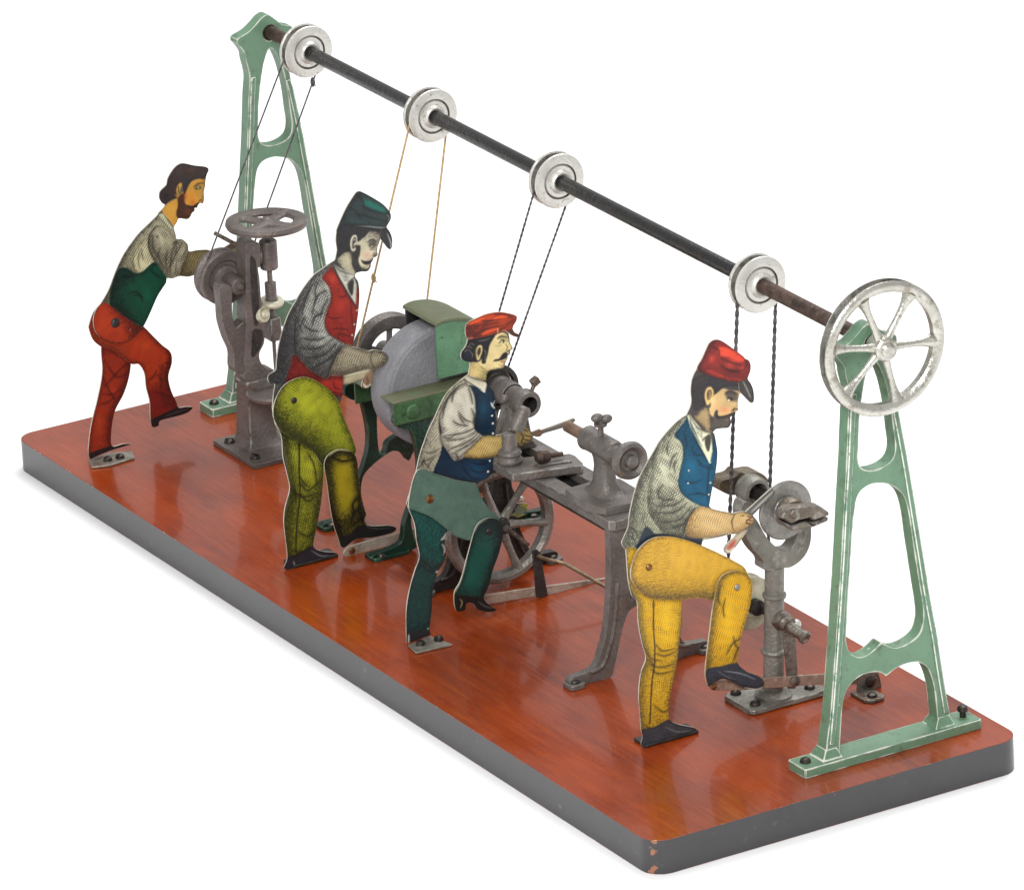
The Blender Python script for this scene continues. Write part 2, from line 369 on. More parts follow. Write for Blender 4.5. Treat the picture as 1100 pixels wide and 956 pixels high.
FR_H2 = [(936, 389), (930, 404), (926.5, 424), (923.5, 448), (922, 475), (922, 494), (926, 503), (936, 505.5), (949, 501.6), (959, 493), (962, 480), (960, 462), (957, 437), (951, 410), (943, 391)]

def frame(xf, name, label):
    """one casting; legs measured on the near frame, head on the far one"""
    hc = on_shaft(XN)
    T = lambda pts: YZ(pts, XN)
    n = 5
    P = lambda pts: [tuple(q) + tuple(p[2:]) for q, p in zip(T(pts), pts)]
    corner = {3, 4, 12, 13}
    head = [(hc.y + y, hc.z + z) + ((1,) if i in corner else ()) for i, (y, z) in enumerate(HEAD)]
    out = smooth_poly(P(LEG_L) + head + P(LEG_R), True, n); h1 = T(smooth_poly(FR_H1, True, n)); h2 = T(smooth_poly(FR_H2, True, n))
    out = [(y, max(z, .036)) for y, z in out]
    hole = [(hc.y + .034 * math.cos(a), hc.z - .003 + .034 * math.sin(a)) for a in np.linspace(0, 2 * math.pi, 28, endpoint=False)]
    root = thing(name, label, 'frame', (xf - .03, PYC, 0), 'cast frames carrying the line shaft')
    dy = on_shaft(xf).y - hc.y; dp = .0167 * (xf < 1)
    def put(mb, nm, **k):
        mb.v = [(x, y + dp + (dy - dp) * z / SH, z) for x, y, z in mb.v]
        return mb.build(nm, **k)
    GM = dict(mats=[M['green'], M['green_edge']], parent=root, bmat=1)
    put(MB().xprism(out, xf - .058, xf, [h1, h2, hole]), 'casting', bevel=.0058, **GM)
    for sgn, pts in ((1, LEG_L), (-1, LEG_R[:9])):
        e = [p for p in smooth_poly(P(pts), False, 3) if p[1] > .06]
        e = [(y + sgn * .0045, z) for y, z in e]
        ribs = MB().xprism(e + [(y + sgn * .021, z) for y, z in e[::-1]], xf + .0005, xf + .0075)
        put(ribs, 'leg_rib', bevel=.0042, mats=[M['green_plain'], M['green_edge']], parent=root, bmat=1)
    fp = MB().zprism(rounded_rect(xf - .085, .739, xf + .032, 1.5045, .010, 3), .0012, .036)
    for q in ((893, 806), (1014, 776)):
        yy = YZ([q], XN)[0][0]
        fp.add([(xf - .078, yy - .045, .0365), (xf + .014, yy - .045, .0365), (xf + .014, yy + .04, .0365), (xf - .078, yy + .04, .0365),
                (xf - .060, yy - .024, .075), (xf + .002, yy - .024, .075), (xf + .002, yy + .022, .075), (xf - .060, yy + .022, .075)],
               [(0, 1, 5, 4), (1, 2, 6, 5), (2, 3, 7, 6), (3, 0, 4, 7), (4, 5, 6, 7)])
    put(fp, 'foot_plate', bevel=.005, **GM)
    put(MB().lathe([(.0335, -.062), (.0335, .003), (.029, .003), (.029, -.062), (.0335, -.062)], (xf, hc.y, hc.z - .003), seg=32), 'bearing', mats=M['iron_dark'], parent=root)
    for yy, up in ((.78, 0), (1.462, .03 if xf > 3 else 0)):
        s = MB()
        if up: s.cyl((xf - .03, yy, .03), (xf - .03, yy, .066), .012)
        s.screw((xf - .03, yy, .0355 + up), .021, h=.8)
        put(s, 'screw', mats=M['screw'], parent=root)
    return root

frame(XN, 'shaft_frame', 'pale green cast metal frame at the board end under the large spoked wheel')
frame(XF, 'shaft_frame', 'pale green cast metal frame at the far end behind the drill press')

# ---------------------------------------------------------------- line shaft with pulleys and wheel
shaft = thing('line_shaft', 'long overhead shaft with four silver pulleys and a large spoked wheel', 'shaft', on_shaft(2.5))
rod = MB(); segs = [(.16, 1), (.61, 1), (.615, 0), (4.06, 0), (4.065, 1), (4.89, 1)]
for (xa, ma), (xb, mb) in zip(segs[::2], segs[1::2]):
    L_ = (on_shaft(xb) - on_shaft(xa)).length
    rod.lathe([(0, 0), (.026, 0), (.0275, .004), (.0275, L_), (0, L_)], on_shaft(xa), ax, 24, ma)
rod.build('rod', [M['black_rod'], M['rust_rod']], shaft)
PX = [.6283, 1.6519, 2.6313, 4.0761]; PR = .1064
for x in PX:
    t = .030; r = PR
    prof = [(.026, -.066), (.040, -.070), (.052, -.068), (.053, -.060), (r - .008, -.062), (r - .001, -.060), (r + .001, -.056), (r, -.052), (r - .006, -.049), (r - .030, -.038), (r - .030, -.024),
            (r - .006, -.013), (r, -.011), (r + .001, -.007), (r - .001, -.003), (r - .008, 0), (r - .036, .001), (r - .039, -.006), (r - .042, -.006), (r - .045, .001), (.048, .002), (.044, .012), (.036, .017), (.026, .010)]
    ms = [0] * (len(prof) - 1)
    for k in (8, 9, 10, 16, 17): ms[k] = 1
    MB().lathe(prof, on_shaft(x), ax, 64, ms=ms).build('pulley', [M['silver'], M['groove'], M['silver_edge']], shaft, angle=38)
wc = on_shaft(4.909); R = .2455
wheel = MB().lathe([(R - .037, -.040), (R - .022, -.052), (R - .004, -.054), (R + .002, -.051), (R + .003, -.045), (R - .002, -.041), (R - .012, -.034), (R - .012, -.026), (R - .001, -.017), (R + .003, -.013), (R + .003, -.006), (R - .003, 0), (R - .014, .003), (R - .028, -.002), (R - .038, -.012), (R - .037, -.040)],
                    wc, ax, 96, ms=[0, 0, 0, 2, 1, 1, 1, 1, 2, 0, 0, 0, 0, 0, 0])
drive = wheel.build('drive_wheel', [M['silver_wheel'], M['groove'], M['silver_edge']], shaft, angle=40)
hb = MB().lathe([(.026, -.07), (.042, -.068), (.044, -.03), (.044, .004), (.038, .011), (.028, .012), (.027, .020), (.019, .026), (0, .027)], wc, ax, 40)
hb.build('hub', M['silver_wheel'], drive)
WX = 4.909
for q in ((435, 175), (665, 150), (755, 378), (597, 640), (352, 640), (280, 418)):
    v = U(840 + q[0] / 4.782, 290 + q[1] / 4.782, x=WX) - wc; d = Vector((0, v.y, v.z)).normalized()
    s = MB(); P0, n = wc + Vector((-.024, 0, 0)), 10
    s.tube([P0 + d * (.036 + (R - .033 - .036) * k / n) for k in range(n + 1)], [.0175, .0155, .014, .013, .0125, .0125, .013, .014, .017, .022, .028], 14)
    s.build('spoke', M['silver_wheel'], drive)
MB().lathe([(.027, 0), (.034, .002), (.035, .026), (.03, .03), (.027, .03)], on_shaft(.165), ax, 32).build('collar', M['iron_dark'], shaft)
# ---------------------------------------------------------------- lithographed tin: printed colour held in a colour attribute
def printed_tin():
    m = bpy.data.materials.new('lithographed_tin'); m.use_nodes = True; nt = m.node_tree; L = nt.links.new
    bs = nt.nodes['Principled BSDF']
    at = nd(nt, 'ShaderNodeAttribute'); at.attribute_name = 'print'
    tc = nd(nt, 'ShaderNodeTexCoord')
    nz = nd(nt, 'ShaderNodeTexNoise'); nz.inputs['Scale'].default_value = 26; nz.inputs['Detail'].default_value = 6; nz.inputs['Roughness'].default_value = .7
    L(tc.outputs['Object'], nz.inputs['Vector'])
    mr = nd(nt, 'ShaderNodeMapRange'); L(nz.outputs['Fac'], mr.inputs['Value'])
    mr.inputs['From Min'].default_value = .3; mr.inputs['From Max'].default_value = .72; mr.inputs['To Min'].default_value = .3; mr.inputs['To Max'].default_value = .5
    L(mr.outputs[0], bs.inputs['Roughness'])
    L(at.outputs['Color'], bs.inputs['Base Color'])
    bs.inputs['Specular IOR Level'].default_value = .35
    bp = nd(nt, 'ShaderNodeBump'); bp.inputs['Strength'].default_value = .05; bp.inputs['Distance'].default_value = .01
    L(nz.outputs['Fac'], bp.inputs['Height']); L(bp.outputs[0], bs.inputs['Normal'])
    return m
M['print'] = printed_tin()

def box1(a, r, ax):
    r = int(r)
    if r < 1: return a
    k = 2 * r + 1
    pad = [(0, 0)] * a.ndim; pad[ax] = (r + 1, r)
    c = np.cumsum(np.pad(a, pad, mode='edge'), axis=ax)
    s1 = [slice(None)] * a.ndim; s2 = list(s1); s1[ax] = slice(k, None); s2[ax] = slice(None, -k)
    return (c[tuple(s1)] - c[tuple(s2)]) / k
def blur(a, sig):
    r = max(1, round(sig * .9))
    for _ in range(3 if sig > 1 else 1): a = box1(box1(a, r, 0), r, 1)
    return a
def sstep(x): x = np.clip(x, 0, 1); return x * x * (3 - 2 * x)

class Litho:
    """a printing plate: flat colours, then ink as engraved line and stipple"""
    S = 3
    def __init__(s, pts, pad=6, base=(200, 200, 190)):
        xs, ys = [p[0] for p in pts], [p[1] for p in pts]
        s.x0, s.y0 = min(xs) - pad, min(ys) - pad
        s.w, s.h = int((max(xs) + pad - s.x0) * s.S), int((max(ys) + pad - s.y0) * s.S)
        s.img = np.empty((s.h, s.w, 3), np.float32); s.img[:] = np.array(base, np.float32) / 255
        n = RNG.random((s.h, s.w)).astype(np.float32); n = blur(n, .9)
        n = (n - n.mean()) / n.std(); s.n = np.clip(.5 + n * .27, 0, 1)
        lo = blur(RNG.random((s.h, s.w)).astype(np.float32), 9); s.lo = (lo - lo.mean()) / lo.std()
        s.X, s.Y = np.meshgrid(np.arange(s.w) / s.S + s.x0, np.arange(s.h) / s.S + s.y0)
    def mask(s, poly, soft=.35):
        P = np.array([(p[0], p[1]) for p in poly], float); P[:, 0] = (P[:, 0] - s.x0) * s.S; P[:, 1] = (P[:, 1] - s.y0) * s.S
        m = np.zeros((s.h, s.w), np.float32); A, B = P, np.roll(P, -1, 0)
        for y in range(max(0, int(P[:, 1].min())), min(s.h - 1, int(P[:, 1].max()) + 1) + 1):
            yc = y + .5; k = (A[:, 1] <= yc) != (B[:, 1] <= yc)
            if not k.any(): continue
            xs = np.sort(A[k, 0] + (yc - A[k, 1]) / (B[k, 1] - A[k, 1]) * (B[k, 0] - A[k, 0]))
            for q in range(0, len(xs) - 1, 2):
                a, b = int(max(0, round(xs[q]))), int(min(s.w, round(xs[q + 1])))
                if b > a: m[y, a:b] = 1
        return blur(m, soft * s.S) if soft else m
    def lay(s, a, col):
        a = np.clip(a, 0, 1)[..., None]; s.img = s.img * (1 - a) + np.array(col, np.float32) / 255 * a
    def fill(s, poly, col, alpha=1., soft=.35, var=.035):
        m = s.mask(poly, soft) * alpha
        c = np.array(col, np.float32) / 255
        t = c[None, None] * (1 + var * s.lo[..., None] + .05 * (s.n[..., None] - .5))
        s.img = s.img * (1 - m[..., None]) + np.clip(t, 0, 1) * m[..., None]
        return m
    def ink(s, d, col=(28, 26, 28), kind='st', ang=40, sp=1.7, alpha=.8, sharp=1.7):
        """d: density 0..1 over the plate"""
        if kind == 'st': th = s.n
        else:
            a = math.radians(ang); u = s.X * math.cos(a) + s.Y * math.sin(a)
            th = .5 + .42 * np.cos(2 * math.pi * u / sp + s.lo * .9) + (s.n - .5) * .35
            th = np.clip(th, .02, .98)
        d = d * .86
        k = sstep((d - th) * sharp + .5) * np.clip(d * 12, 0, 1)
        s.lay((.5 * k + .5 * d) * alpha if kind == 'st' else k * alpha * .8, col)
    def grad(s, poly, p0, p1, d0, d1, **k):
        m = s.mask(poly); v = np.array(p1, float) - np.array(p0, float)
        t = np.clip(((s.X - p0[0]) * v[0] + (s.Y - p0[1]) * v[1]) / (v @ v), 0, 1)
        s.ink(m * (d0 + (d1 - d0) * t), **k)
    def edge(s, poly, wid, st, dirs=None, inner=None, **k):
        """ink gathering along the border of a shape; dirs: the side of the border, as the outward direction"""
        m = s.mask(poly, 0); o = 1 - m
        if dirs:
            dx, dy = dirs; L = math.hypot(dx, dy); sx, sy = -int(round(dx / L * wid * .55 * s.S)), -int(round(dy / L * wid * .55 * s.S))
            o = np.roll(np.roll(o, sy, 0), sx, 1)
        d = blur(o, wid * s.S * .45) * m
        s.ink(np.clip(d * 1.6, 0, 1) * st, **k)
    def stroke(s, pts, w, col=(26, 24, 26), alpha=.9, taper=True, soft=.25):
        P = np.array(smooth_poly(pts, False, 5), float)
        T = np.gradient(P, axis=0); T /= np.linalg.norm(T, axis=1)[:, None] + 1e-9
        t = np.linspace(0, 1, len(P)); ww = w / 2 * (np.sin(math.pi * np.clip(t, .04, .96)) ** .6 if taper else np.ones(len(P)))
        N = np.c_[-T[:, 1], T[:, 0]] * ww[:, None]
        dark = sum(col) < 300 and w > 1.4 and taper
        if dark: s.lay(s.mask(np.r_[P + N * 2.3, (P - N * 1.1)[::-1]], .9) * .26, col)         # engraver's shade beside the line
        q = .62 if dark else 1.
        s.lay(s.mask(np.r_[P + N * q, (P - N * q)[::-1]], soft) * alpha * (.85 if dark else 1), col)
    def engrave(s, poly, ang, sp=2.3, d0=.16, fold=.16, col=(40, 36, 34), alpha=.55):
        """parallel graver lines that swell and fade over the cloth"""
        m = s.mask(poly); a = math.radians(ang); u = s.X * math.cos(a) + s.Y * math.sin(a); v = s.Y * math.cos(a) - s.X * math.sin(a)
        th = .5 + .5 * np.cos(2 * math.pi * u / sp + s.lo * 1.3)
        d = np.clip(d0 + fold * s.lo + .10 * np.sin(v * .55 + s.lo), 0, .8)
        s.lay(sstep((d - th) * 2.2 + .5) * m * alpha, col)
    def spot(s, c, r, col, alpha=.8, ry=None, hard=False):
        ry = ry or r; q = ((s.X - c[0]) / r) ** 2 + ((s.Y - c[1]) / ry) ** 2
        s.lay((sstep((1.15 - q) * 3) if hard else np.exp(-q * 1.2)) * alpha, col)
    def wear(s, poly, col, amt, sc=2):
        m = s.mask(poly, 0); n = blur(RNG.random((s.h, s.w)).astype(np.float32), sc * s.S * .5); n = (n - n.mean()) / n.std()
        s.lay(sstep((n - 2.6 + amt) * 3) * m, col)
    def sample(s, px, py):
        x = np.clip((px - s.x0) * s.S - .5, 0, s.w - 1.001); y = np.clip((py - s.y0) * s.S - .5, 0, s.h - 1.001)
        i, j = x.astype(int), y.astype(int); fx, fy = (x - i)[:, None], (y - j)[:, None]; I = s.img
        return (I[j, i] * (1 - fx) + I[j, i + 1] * fx) * (1 - fy) + (I[j + 1, i] * (1 - fx) + I[j + 1, i + 1] * fx) * fy

def inside(P, Q):
    """which points Q lie inside polygon P"""
    r = np.zeros(len(Q), bool); A, B = P, np.roll(P, -1, 0)
    for a, b in zip(A, B):
        k = (a[1] <= Q[:, 1]) != (b[1] <= Q[:, 1])
        if a[1] != b[1]: r ^= k & (Q[:, 0] < a[0] + (Q[:, 1] - a[1]) / (b[1] - a[1]) * (b[0] - a[0]))
    return r

def plate(name, outline, pr, xf, th, parent, step=.72, dx=0.):
    """a stamped sheet of tin in the plane x = xf, printed on both faces, cut edges bare"""
    P = np.array([(p[0], p[1]) for p in outline], float)
    d = np.linalg.norm(np.roll(P, -1, 0) - P, axis=1); t = np.r_[0, np.cumsum(d)]
    n = int(t[-1] / .9); s = np.linspace(0, t[-1], n, endpoint=False)
    PP = np.vstack([P, P[:1]]); E = np.c_[np.interp(s, t, PP[:, 0]), np.interp(s, t, PP[:, 1])]
    gx, gy = np.meshgrid(np.arange(E[:, 0].min(), E[:, 0].max(), step), np.arange(E[:, 1].min(), E[:, 1].max(), step))
    G = np.c_[gx.ravel(), gy.ravel()] + np.tile([[.0, .0]], (gx.size, 1))
    G = G[inside(E, G)]
    for k in range(0, len(E)):                                          # keep grid points off the border
        q = np.abs(G - E[k]).max(1) < .42
        if q.any(): G = G[~q]
    ring = list(range(n))
    pts = [Vector(p) for p in np.vstack([E, G])]
    V, _, F, ov, *_ = delaunay_2d_cdt(pts, [], [ring], 1, 1e-5)
    Q = np.array([(v[0], v[1]) for v in V])
    # to the plane
    def to3(Q, x):
        D = _fw[None] + _rt[None] * ((Q[:, :1] - 550) / FPX) - _up[None] * ((Q[:, 1:] - 478) / FPX)
        t = (xf - CAM[0]) / D[:, 0]; W = CAM[None] + D * t[:, None]; W[:, 0] = x; return W
    off = np.zeros(3); p = parent
    while p is not None: off += np.array(p.location); p = p.parent
    N = len(Q); front, back = to3(Q, xf) - off, to3(Q, xf - th) - off
    # walk the border of the triangulation
    cnt = {}
    for f in F:
        for i in range(len(f)): cnt[(f[i], f[(i + 1) % len(f)])] = 1
    rim = [(a, b) for a, b in cnt if (b, a) not in cnt]
    y0, y1, y2 = (to3(Q[list(F[0])], xf)[:, 1:])[:3]
    up = (y1[0] - y0[0]) * (y2[1] - y0[1]) - (y1[1] - y0[1]) * (y2[0] - y0[0]) > 0      # facing +x
    faces = [tuple(f) if up else tuple(reversed(f)) for f in F] + [tuple(N + i for i in (reversed(f) if up else f)) for f in F]
    nf = len(faces); vs = np.vstack([front, back, front, back])
    faces += [(2 * N + b, 2 * N + a, 3 * N + a, 3 * N + b) if up else (2 * N + a, 2 * N + b, 3 * N + b, 3 * N + a) for a, b in rim]
    me = bpy.data.meshes.new(name); me.from_pydata(vs.tolist(), [], faces)
    me.materials.append(M['print']); me.materials.append(M['tin_edge'])
    mi = np.zeros(len(faces), np.int32); mi[nf:] = 1; me.polygons.foreach_set('material_index', mi)
    c = pr.sample(Q[:, 0], Q[:, 1]); c = np.where(c <= .04045, c / 12.92, ((np.clip(c, 0, 1) + .055) / 1.055) ** 2.4)
    c = np.tile(np.c_[c, np.ones(N)], (4, 1)).astype(np.float32)
    at = me.color_attributes.new('print', 'FLOAT_COLOR', 'POINT'); at.data.foreach_set('color', c.ravel())
    # drop the loose copies the rim does not use
    bm = bmesh.new(); bm.from_mesh(me); bmesh.ops.delete(bm, geom=[v for v in bm.verts if not v.link_faces], context='VERTS'); bm.to_mesh(me); bm.free()
    me.update()
    o = bpy.data.objects.new(name, me); COL.objects.link(o); o.parent = parent
    return o

def zz(x0, y0, s):
    return lambda *pts: [(x0 + p[0] / s, y0 + p[1] / s) + tuple(p[2:]) for p in pts]

def rivet(px, xf, parent, r=.0125, m='brass', name='rivet'):
    c = U(px[0], px[1], x=xf)
    return MB().lathe([(r, -.002), (r, .003), (r * .7, .0062), (0, .0075)], c, (1, 0, 0), 16).build(name, M[m], parent)
# ---------------------------------------------------------------- worker in yellow trousers (nearest)
def worker_yellow():
    xp, th = 4.266, .0065
    h, t, l, v = zz(730, 360, 7.964), zz(660, 430, 5.312), zz(660, 560, 3.675), zz(765, 495, 6.829)
    root = thing('tin_worker', 'flat tin worker in red cap, blue waistcoat and yellow trousers, holding a file', 'tin figure', (xp, .62, 0), 'flat tin workmen at the machines')
    body = smooth_poly(
        h((60, 690), (95, 610), (105, 560), (98, 500), (100, 430), (115, 360), (150, 290), (200, 215), (300, 150), (450, 200), (560, 320), (560, 420), (520, 492), (503, 545), (497, 600), (501, 640), (480, 655), (447, 668), (451, 690), (432, 706), (441, 745), (420, 790), (360, 797), (310, 806), (285, 835))
        + t((570, 190), (580, 240), (588, 300), (582, 380), (570, 450), (555, 520), (541, 602, 1), (560, 620), (620, 635), (680, 645), (700, 640), (740, 635), (775, 650), (797, 672), (790, 702), (760, 728), (720, 748), (690, 762), (660, 764), (600, 780), (505, 798, 1), (497, 826, 1), (480, 880))
        + l((270, 200), (268, 330), (266, 400), (256, 480), (246, 560), (226, 660), (216, 720), (218, 780), (250, 800), (290, 808), (322, 818), (330, 843, 1), (120, 903, 1), (106, 880), (112, 850), (106, 820), (101, 750), (97, 680), (105, 600), (125, 540), (110, 480), (95, 400), (91, 320), (70, 292), (56, 235), (50, 165), (46, 110))
        + t((62, 850), (43, 815), (55, 782), (80, 722), (86, 660), (100, 590), (115, 530), (140, 450), (170, 390), (215, 310), (270, 220), (330, 150), (380, 105), (418, 82)), True, 5)
    p = Litho(body, base=(70, 66, 66))
    skin, dark = (222, 188, 130), (44, 40, 42)
    # head
    p.fill(h((60, 700), (95, 610), (105, 560), (98, 500), (100, 430), (115, 330), (300, 100), (560, 330), (600, 480), (520, 492), (450, 700), (440, 800), (300, 860), (180, 880)), (72, 66, 66))
    face = smooth_poly(h((268, 600), (262, 545), (300, 510), (340, 480), (375, 455), (420, 470), (520, 485), (508, 540), (499, 600), (503, 645), (470, 660), (440, 672), (400, 690), (330, 700), (290, 700), (265, 680), (250, 640)), True, 4)
    p.fill(face, skin)
    p.fill(smooth_poly(h((150, 680), (215, 620), (255, 640), (260, 700), (270, 830), (250, 840), (190, 770), (120, 700)), True, 4), (176, 150, 108))
    p.edge(smooth_poly(h((150, 680), (215, 620), (255, 640), (260, 700), (270, 830), (250, 840), (190, 770), (120, 700)), True, 4), 5, .8)
    p.spot(h((385, 640))[0], 6, (218, 116, 84), .55, 4)
    p.spot(h((320, 600))[0], 5, (228, 170, 118), .5)
    p.grad(face, h((330, 600))[0], h((420, 455))[0], 0, .5, col=(96, 78, 64), kind='ha', ang=60, sp=1.7)
    p.fill(smooth_poly(h((390, 490), (430, 478), (495, 500), (490, 560), (450, 565), (410, 550), (395, 520)), True, 4), (66, 60, 62), .8, 1.)
    p.stroke(h((385, 505), (430, 480), (500, 505)), 2.2); p.stroke(h((405, 545), (430, 535), (470, 552)), 1.5)
    p.spot(h((421, 556))[0], .9, (240, 232, 210), .95, hard=True); p.spot(h((443, 549))[0], 1.1, (20, 18, 20), .95, hard=True)
    p.spot(h((470, 545))[0], 1.6, (110, 90, 70), .8)
    p.stroke(h((440, 655), (470, 628), (498, 640)), 2, (70, 48, 40)); p.spot(h((462, 640))[0], 1.2, (40, 28, 28), .8)
    ear = smooth_poly(h((240, 450), (275, 445), (292, 475), (285, 530), (265, 570), (245, 600), (225, 585), (215, 530), (222, 480)), True, 4)
    p.fill(ear, (224, 186, 120)); p.fill(smooth_poly(h((245, 470), (270, 470), (275, 510), (255, 555), (238, 550), (232, 500)), True, 4), (96, 78, 62)); p.stroke(h((250, 470), (262, 510), (245, 555)), 1.2, (196, 160, 100))
    beard = smooth_poly(h((300, 660), (325, 640), (330, 690), (400, 690), (445, 665), (462, 680), (435, 705), (445, 745), (420, 800), (310, 815), (260, 800), (285, 740)), True, 4)
    p.fill(beard, (98, 90, 82)); p.edge(beard, 3.5, .7, (1, 1)); p.engrave(beard, 15, sp=1.8, d0=.3); p.stroke(h((305, 690), (360, 700), (445, 672)), 2.6, (34, 30, 30)); p.stroke(h((325, 650), (320, 690), (340, 720)), 2, (36, 32, 32))
    p.stroke(h((390, 728), (425, 722)), 1.2, (150, 100, 84))
    hair = smooth_poly(h((230, 330), (300, 350), (420, 380), (520, 395), (500, 440), (420, 440), (350, 460), (310, 500), (290, 470), (260, 430), (220, 450), (205, 520), (225, 590), (190, 620), (120, 640), (105, 500), (115, 380)), True, 4)
    p.fill(hair, (66, 60, 62)); p.ink(p.mask(hair) * .4, kind='ha', ang=15, sp=1.6); p.edge(hair, 4, .6)
    # shirt
    back = smooth_poly(t((418, 82), (380, 105), (330, 150), (270, 220), (215, 310), (170, 390), (140, 450), (115, 530), (100, 590), (86, 660), (80, 722), (40, 815), (62, 850), (130, 850), (230, 800), (270, 760), (320, 770), (390, 790), (440, 650), (490, 600), (400, 540), (370, 480), (395, 380), (390, 280), (345, 205), (420, 150), (430, 110)), True, 4)
    p.fill(back, (198, 198, 166))
    p.grad(back, t((300, 420))[0], t((130, 360))[0], 0, .95, col=(70, 70, 62)); p.edge(back, 9, .75, (-1, 0), col=(52, 50, 48))
    p.grad(back, t((230, 560))[0], t((100, 700))[0], .1, .7, col=(78, 78, 66))
    slv = smooth_poly(t((330, 210), (375, 235), (395, 300), (385, 380), (365, 450), (375, 510), (420, 560), (485, 600), (450, 640), (415, 690), (390, 785), (330, 770), (280, 755), (230, 700), (190, 620), (190, 500), (205, 400), (240, 300), (280, 230)), True, 4)
    p.fill(slv, (214, 214, 182)); p.grad(slv, t((300, 420))[0], t((190, 560))[0], 0, .75, col=(84, 84, 70)); p.edge(slv, 7, .7, (-1, .3), col=(60, 58, 52), kind='ha', ang=20)
    p.grad(slv, t((330, 560))[0], t((300, 720))[0], .0, .65, col=(70, 70, 60), kind='ha', ang=70, sp=2)
    for q in (((365, 300), (330, 330), (315, 400)), ((360, 340), (340, 370), (350, 420)), ((400, 560), (330, 600), (240, 600)), ((420, 580), (340, 640), (220, 640)), ((440, 600), (370, 680), (260, 700)),
              ((455, 615), (400, 700), (290, 740)), ((470, 605), (430, 660), (385, 770)), ((280, 480), (250, 520), (260, 560)), ((250, 260), (225, 320), (215, 400)), ((345, 560), (290, 570), (240, 550)), ((310, 230), (300, 280), (310, 320))):
        p.stroke(t(*q), 2.2, (58, 56, 50), .8)
    for q in (((300, 300), (280, 380), (300, 460)), ((330, 440), (340, 500), (380, 540)), ((250, 420), (230, 500), (240, 560))): p.stroke(t(*q), 4, (232, 232, 204), .55, soft=1)
    p.stroke(t((345, 205), (385, 240), (395, 310), (370, 440), (375, 510), (420, 560), (490, 602)), 1.3, (40, 44, 46)); p.stroke(t((490, 602), (440, 650), (415, 700), (388, 790)), 1.6, (44, 42, 40))
    for q in (((70, 770), (110, 790), (130, 850)), ((60, 800), (90, 830), (95, 850)), ((90, 720), (120, 740), (135, 790)), ((85, 750), (105, 760), (100, 800))): p.stroke(t(*q), 1.2, (52, 50, 46))
    p.engrave(slv, 62); p.engrave(back, 24, d0=.2)
    # waistcoat
    vest = smooth_poly(t((420, 95), (395, 130), (345, 200), (385, 240), (398, 310), (375, 420), (365, 470), (400, 545), (490, 598), (545, 605), (560, 510), (575, 440), (586, 370), (590, 300), (570, 195), (540, 340), (480, 230), (430, 110)), True, 4)
    p.fill(vest, (18, 88, 120)); p.grad(vest, t((470, 430))[0], t((400, 180))[0], 0, .7, col=(24, 44, 58), kind='ha', ang=60); p.edge(vest, 6, .8, col=(18, 34, 46))
    p.spot(t((440, 380))[0], 9, (30, 112, 148), .6); p.spot(t((500, 560))[0], 7, (28, 108, 142), .5)
    for q in (((440, 260), (460, 310), (515, 310), (520, 340)), ((430, 120), (470, 240), (545, 350), (560, 400)), ((470, 330), (500, 370), (560, 395)), ((545, 350), (535, 450), (530, 580)), ((400, 460), (450, 470), (500, 450)), ((420, 540), (480, 530), (540, 545)), ((395, 180), (410, 230), (415, 280))):
        p.stroke(t(*q), 1.5, (10, 26, 38))
    for q in ((424, 400), (420, 472), (547, 470), (537, 537)): p.spot(t(q)[0], 1.0, (226, 224, 196), 1, hard=True)
    lower = smooth_poly(t((270, 760), (230, 760), (180, 720), (140, 800), (130, 850), (250, 900), (480, 860), (496, 826), (498, 796), (400, 790), (330, 770)), True, 4)
    p.fill(lower, (46, 62, 78)); p.ink(p.mask(lower) * .5, kind='ha', ang=110, sp=1.8)
    p.engrave(vest, 70, d0=.2, col=(8, 30, 46)); p.engrave(lower, 20, d0=.3)
    # collar and tie
    p.fill(t((425, 75), (440, 130), (545, 360), (560, 290), (555, 230), (545, 185), (500, 170), (450, 110)), (232, 230, 196))
    p.stroke(t((425, 80), (470, 150), (520, 180), (552, 185)), 1.6, (60, 54, 48)); p.stroke(t((420, 85), (445, 170), (500, 270), (548, 360)), 1.8, (238, 234, 200), taper=False)
    p.stroke(t((428, 110), (452, 190), (500, 265)), 1, (40, 44, 48)); p.stroke(t((500, 235), (515, 215), (545, 190)), 2, (54, 50, 46))
    p.fill(smooth_poly(t((515, 225), (545, 195), (552, 230), (540, 290), (525, 280)), True, 3), (66, 62, 52)); p.ink(p.mask(t((450, 120), (500, 180), (510, 235), (470, 190))) * .35)
    # forearm and hand
    arm = smooth_poly(t((490, 605), (560, 620), (620, 635), (690, 645), (740, 633), (797, 672), (790, 702), (720, 748), (660, 764), (600, 780), (500, 785), (415, 770), (420, 690), (450, 640)), True, 4)
    p.fill(arm, (216, 182, 122)); p.edge(arm, 6, .75, (0, 1), col=(96, 66, 40), kind='ha', ang=110); p.edge(arm, 3, .45, (0, -1), col=(90, 62, 40)); p.spot(t((560, 680))[0], 10, (232, 200, 146), .6)
    p.grad(arm, t((520, 700))[0], t((415, 740))[0], 0, .6, col=(96, 70, 44)); p.stroke(t((690, 648), (670, 690), (680, 745)), 1.4, (84, 56, 38))
    for q in (((752, 660), (790, 668)), ((750, 680), (795, 688)), ((742, 700), (785, 706)), ((720, 660), (745, 655)), ((790, 665), (752, 690), (780, 715))): p.stroke(t(*q), 1.3, (84, 54, 36))
    p.fill(t((505, 797), (600, 779), (665, 764), (660, 750), (560, 776), (505, 786)), (222, 214, 176)); p.stroke(t((505, 786), (600, 772), (665, 752)), 1, (60, 52, 44))
    p.engrave(arm, 20, d0=.1, col=(110, 78, 46))
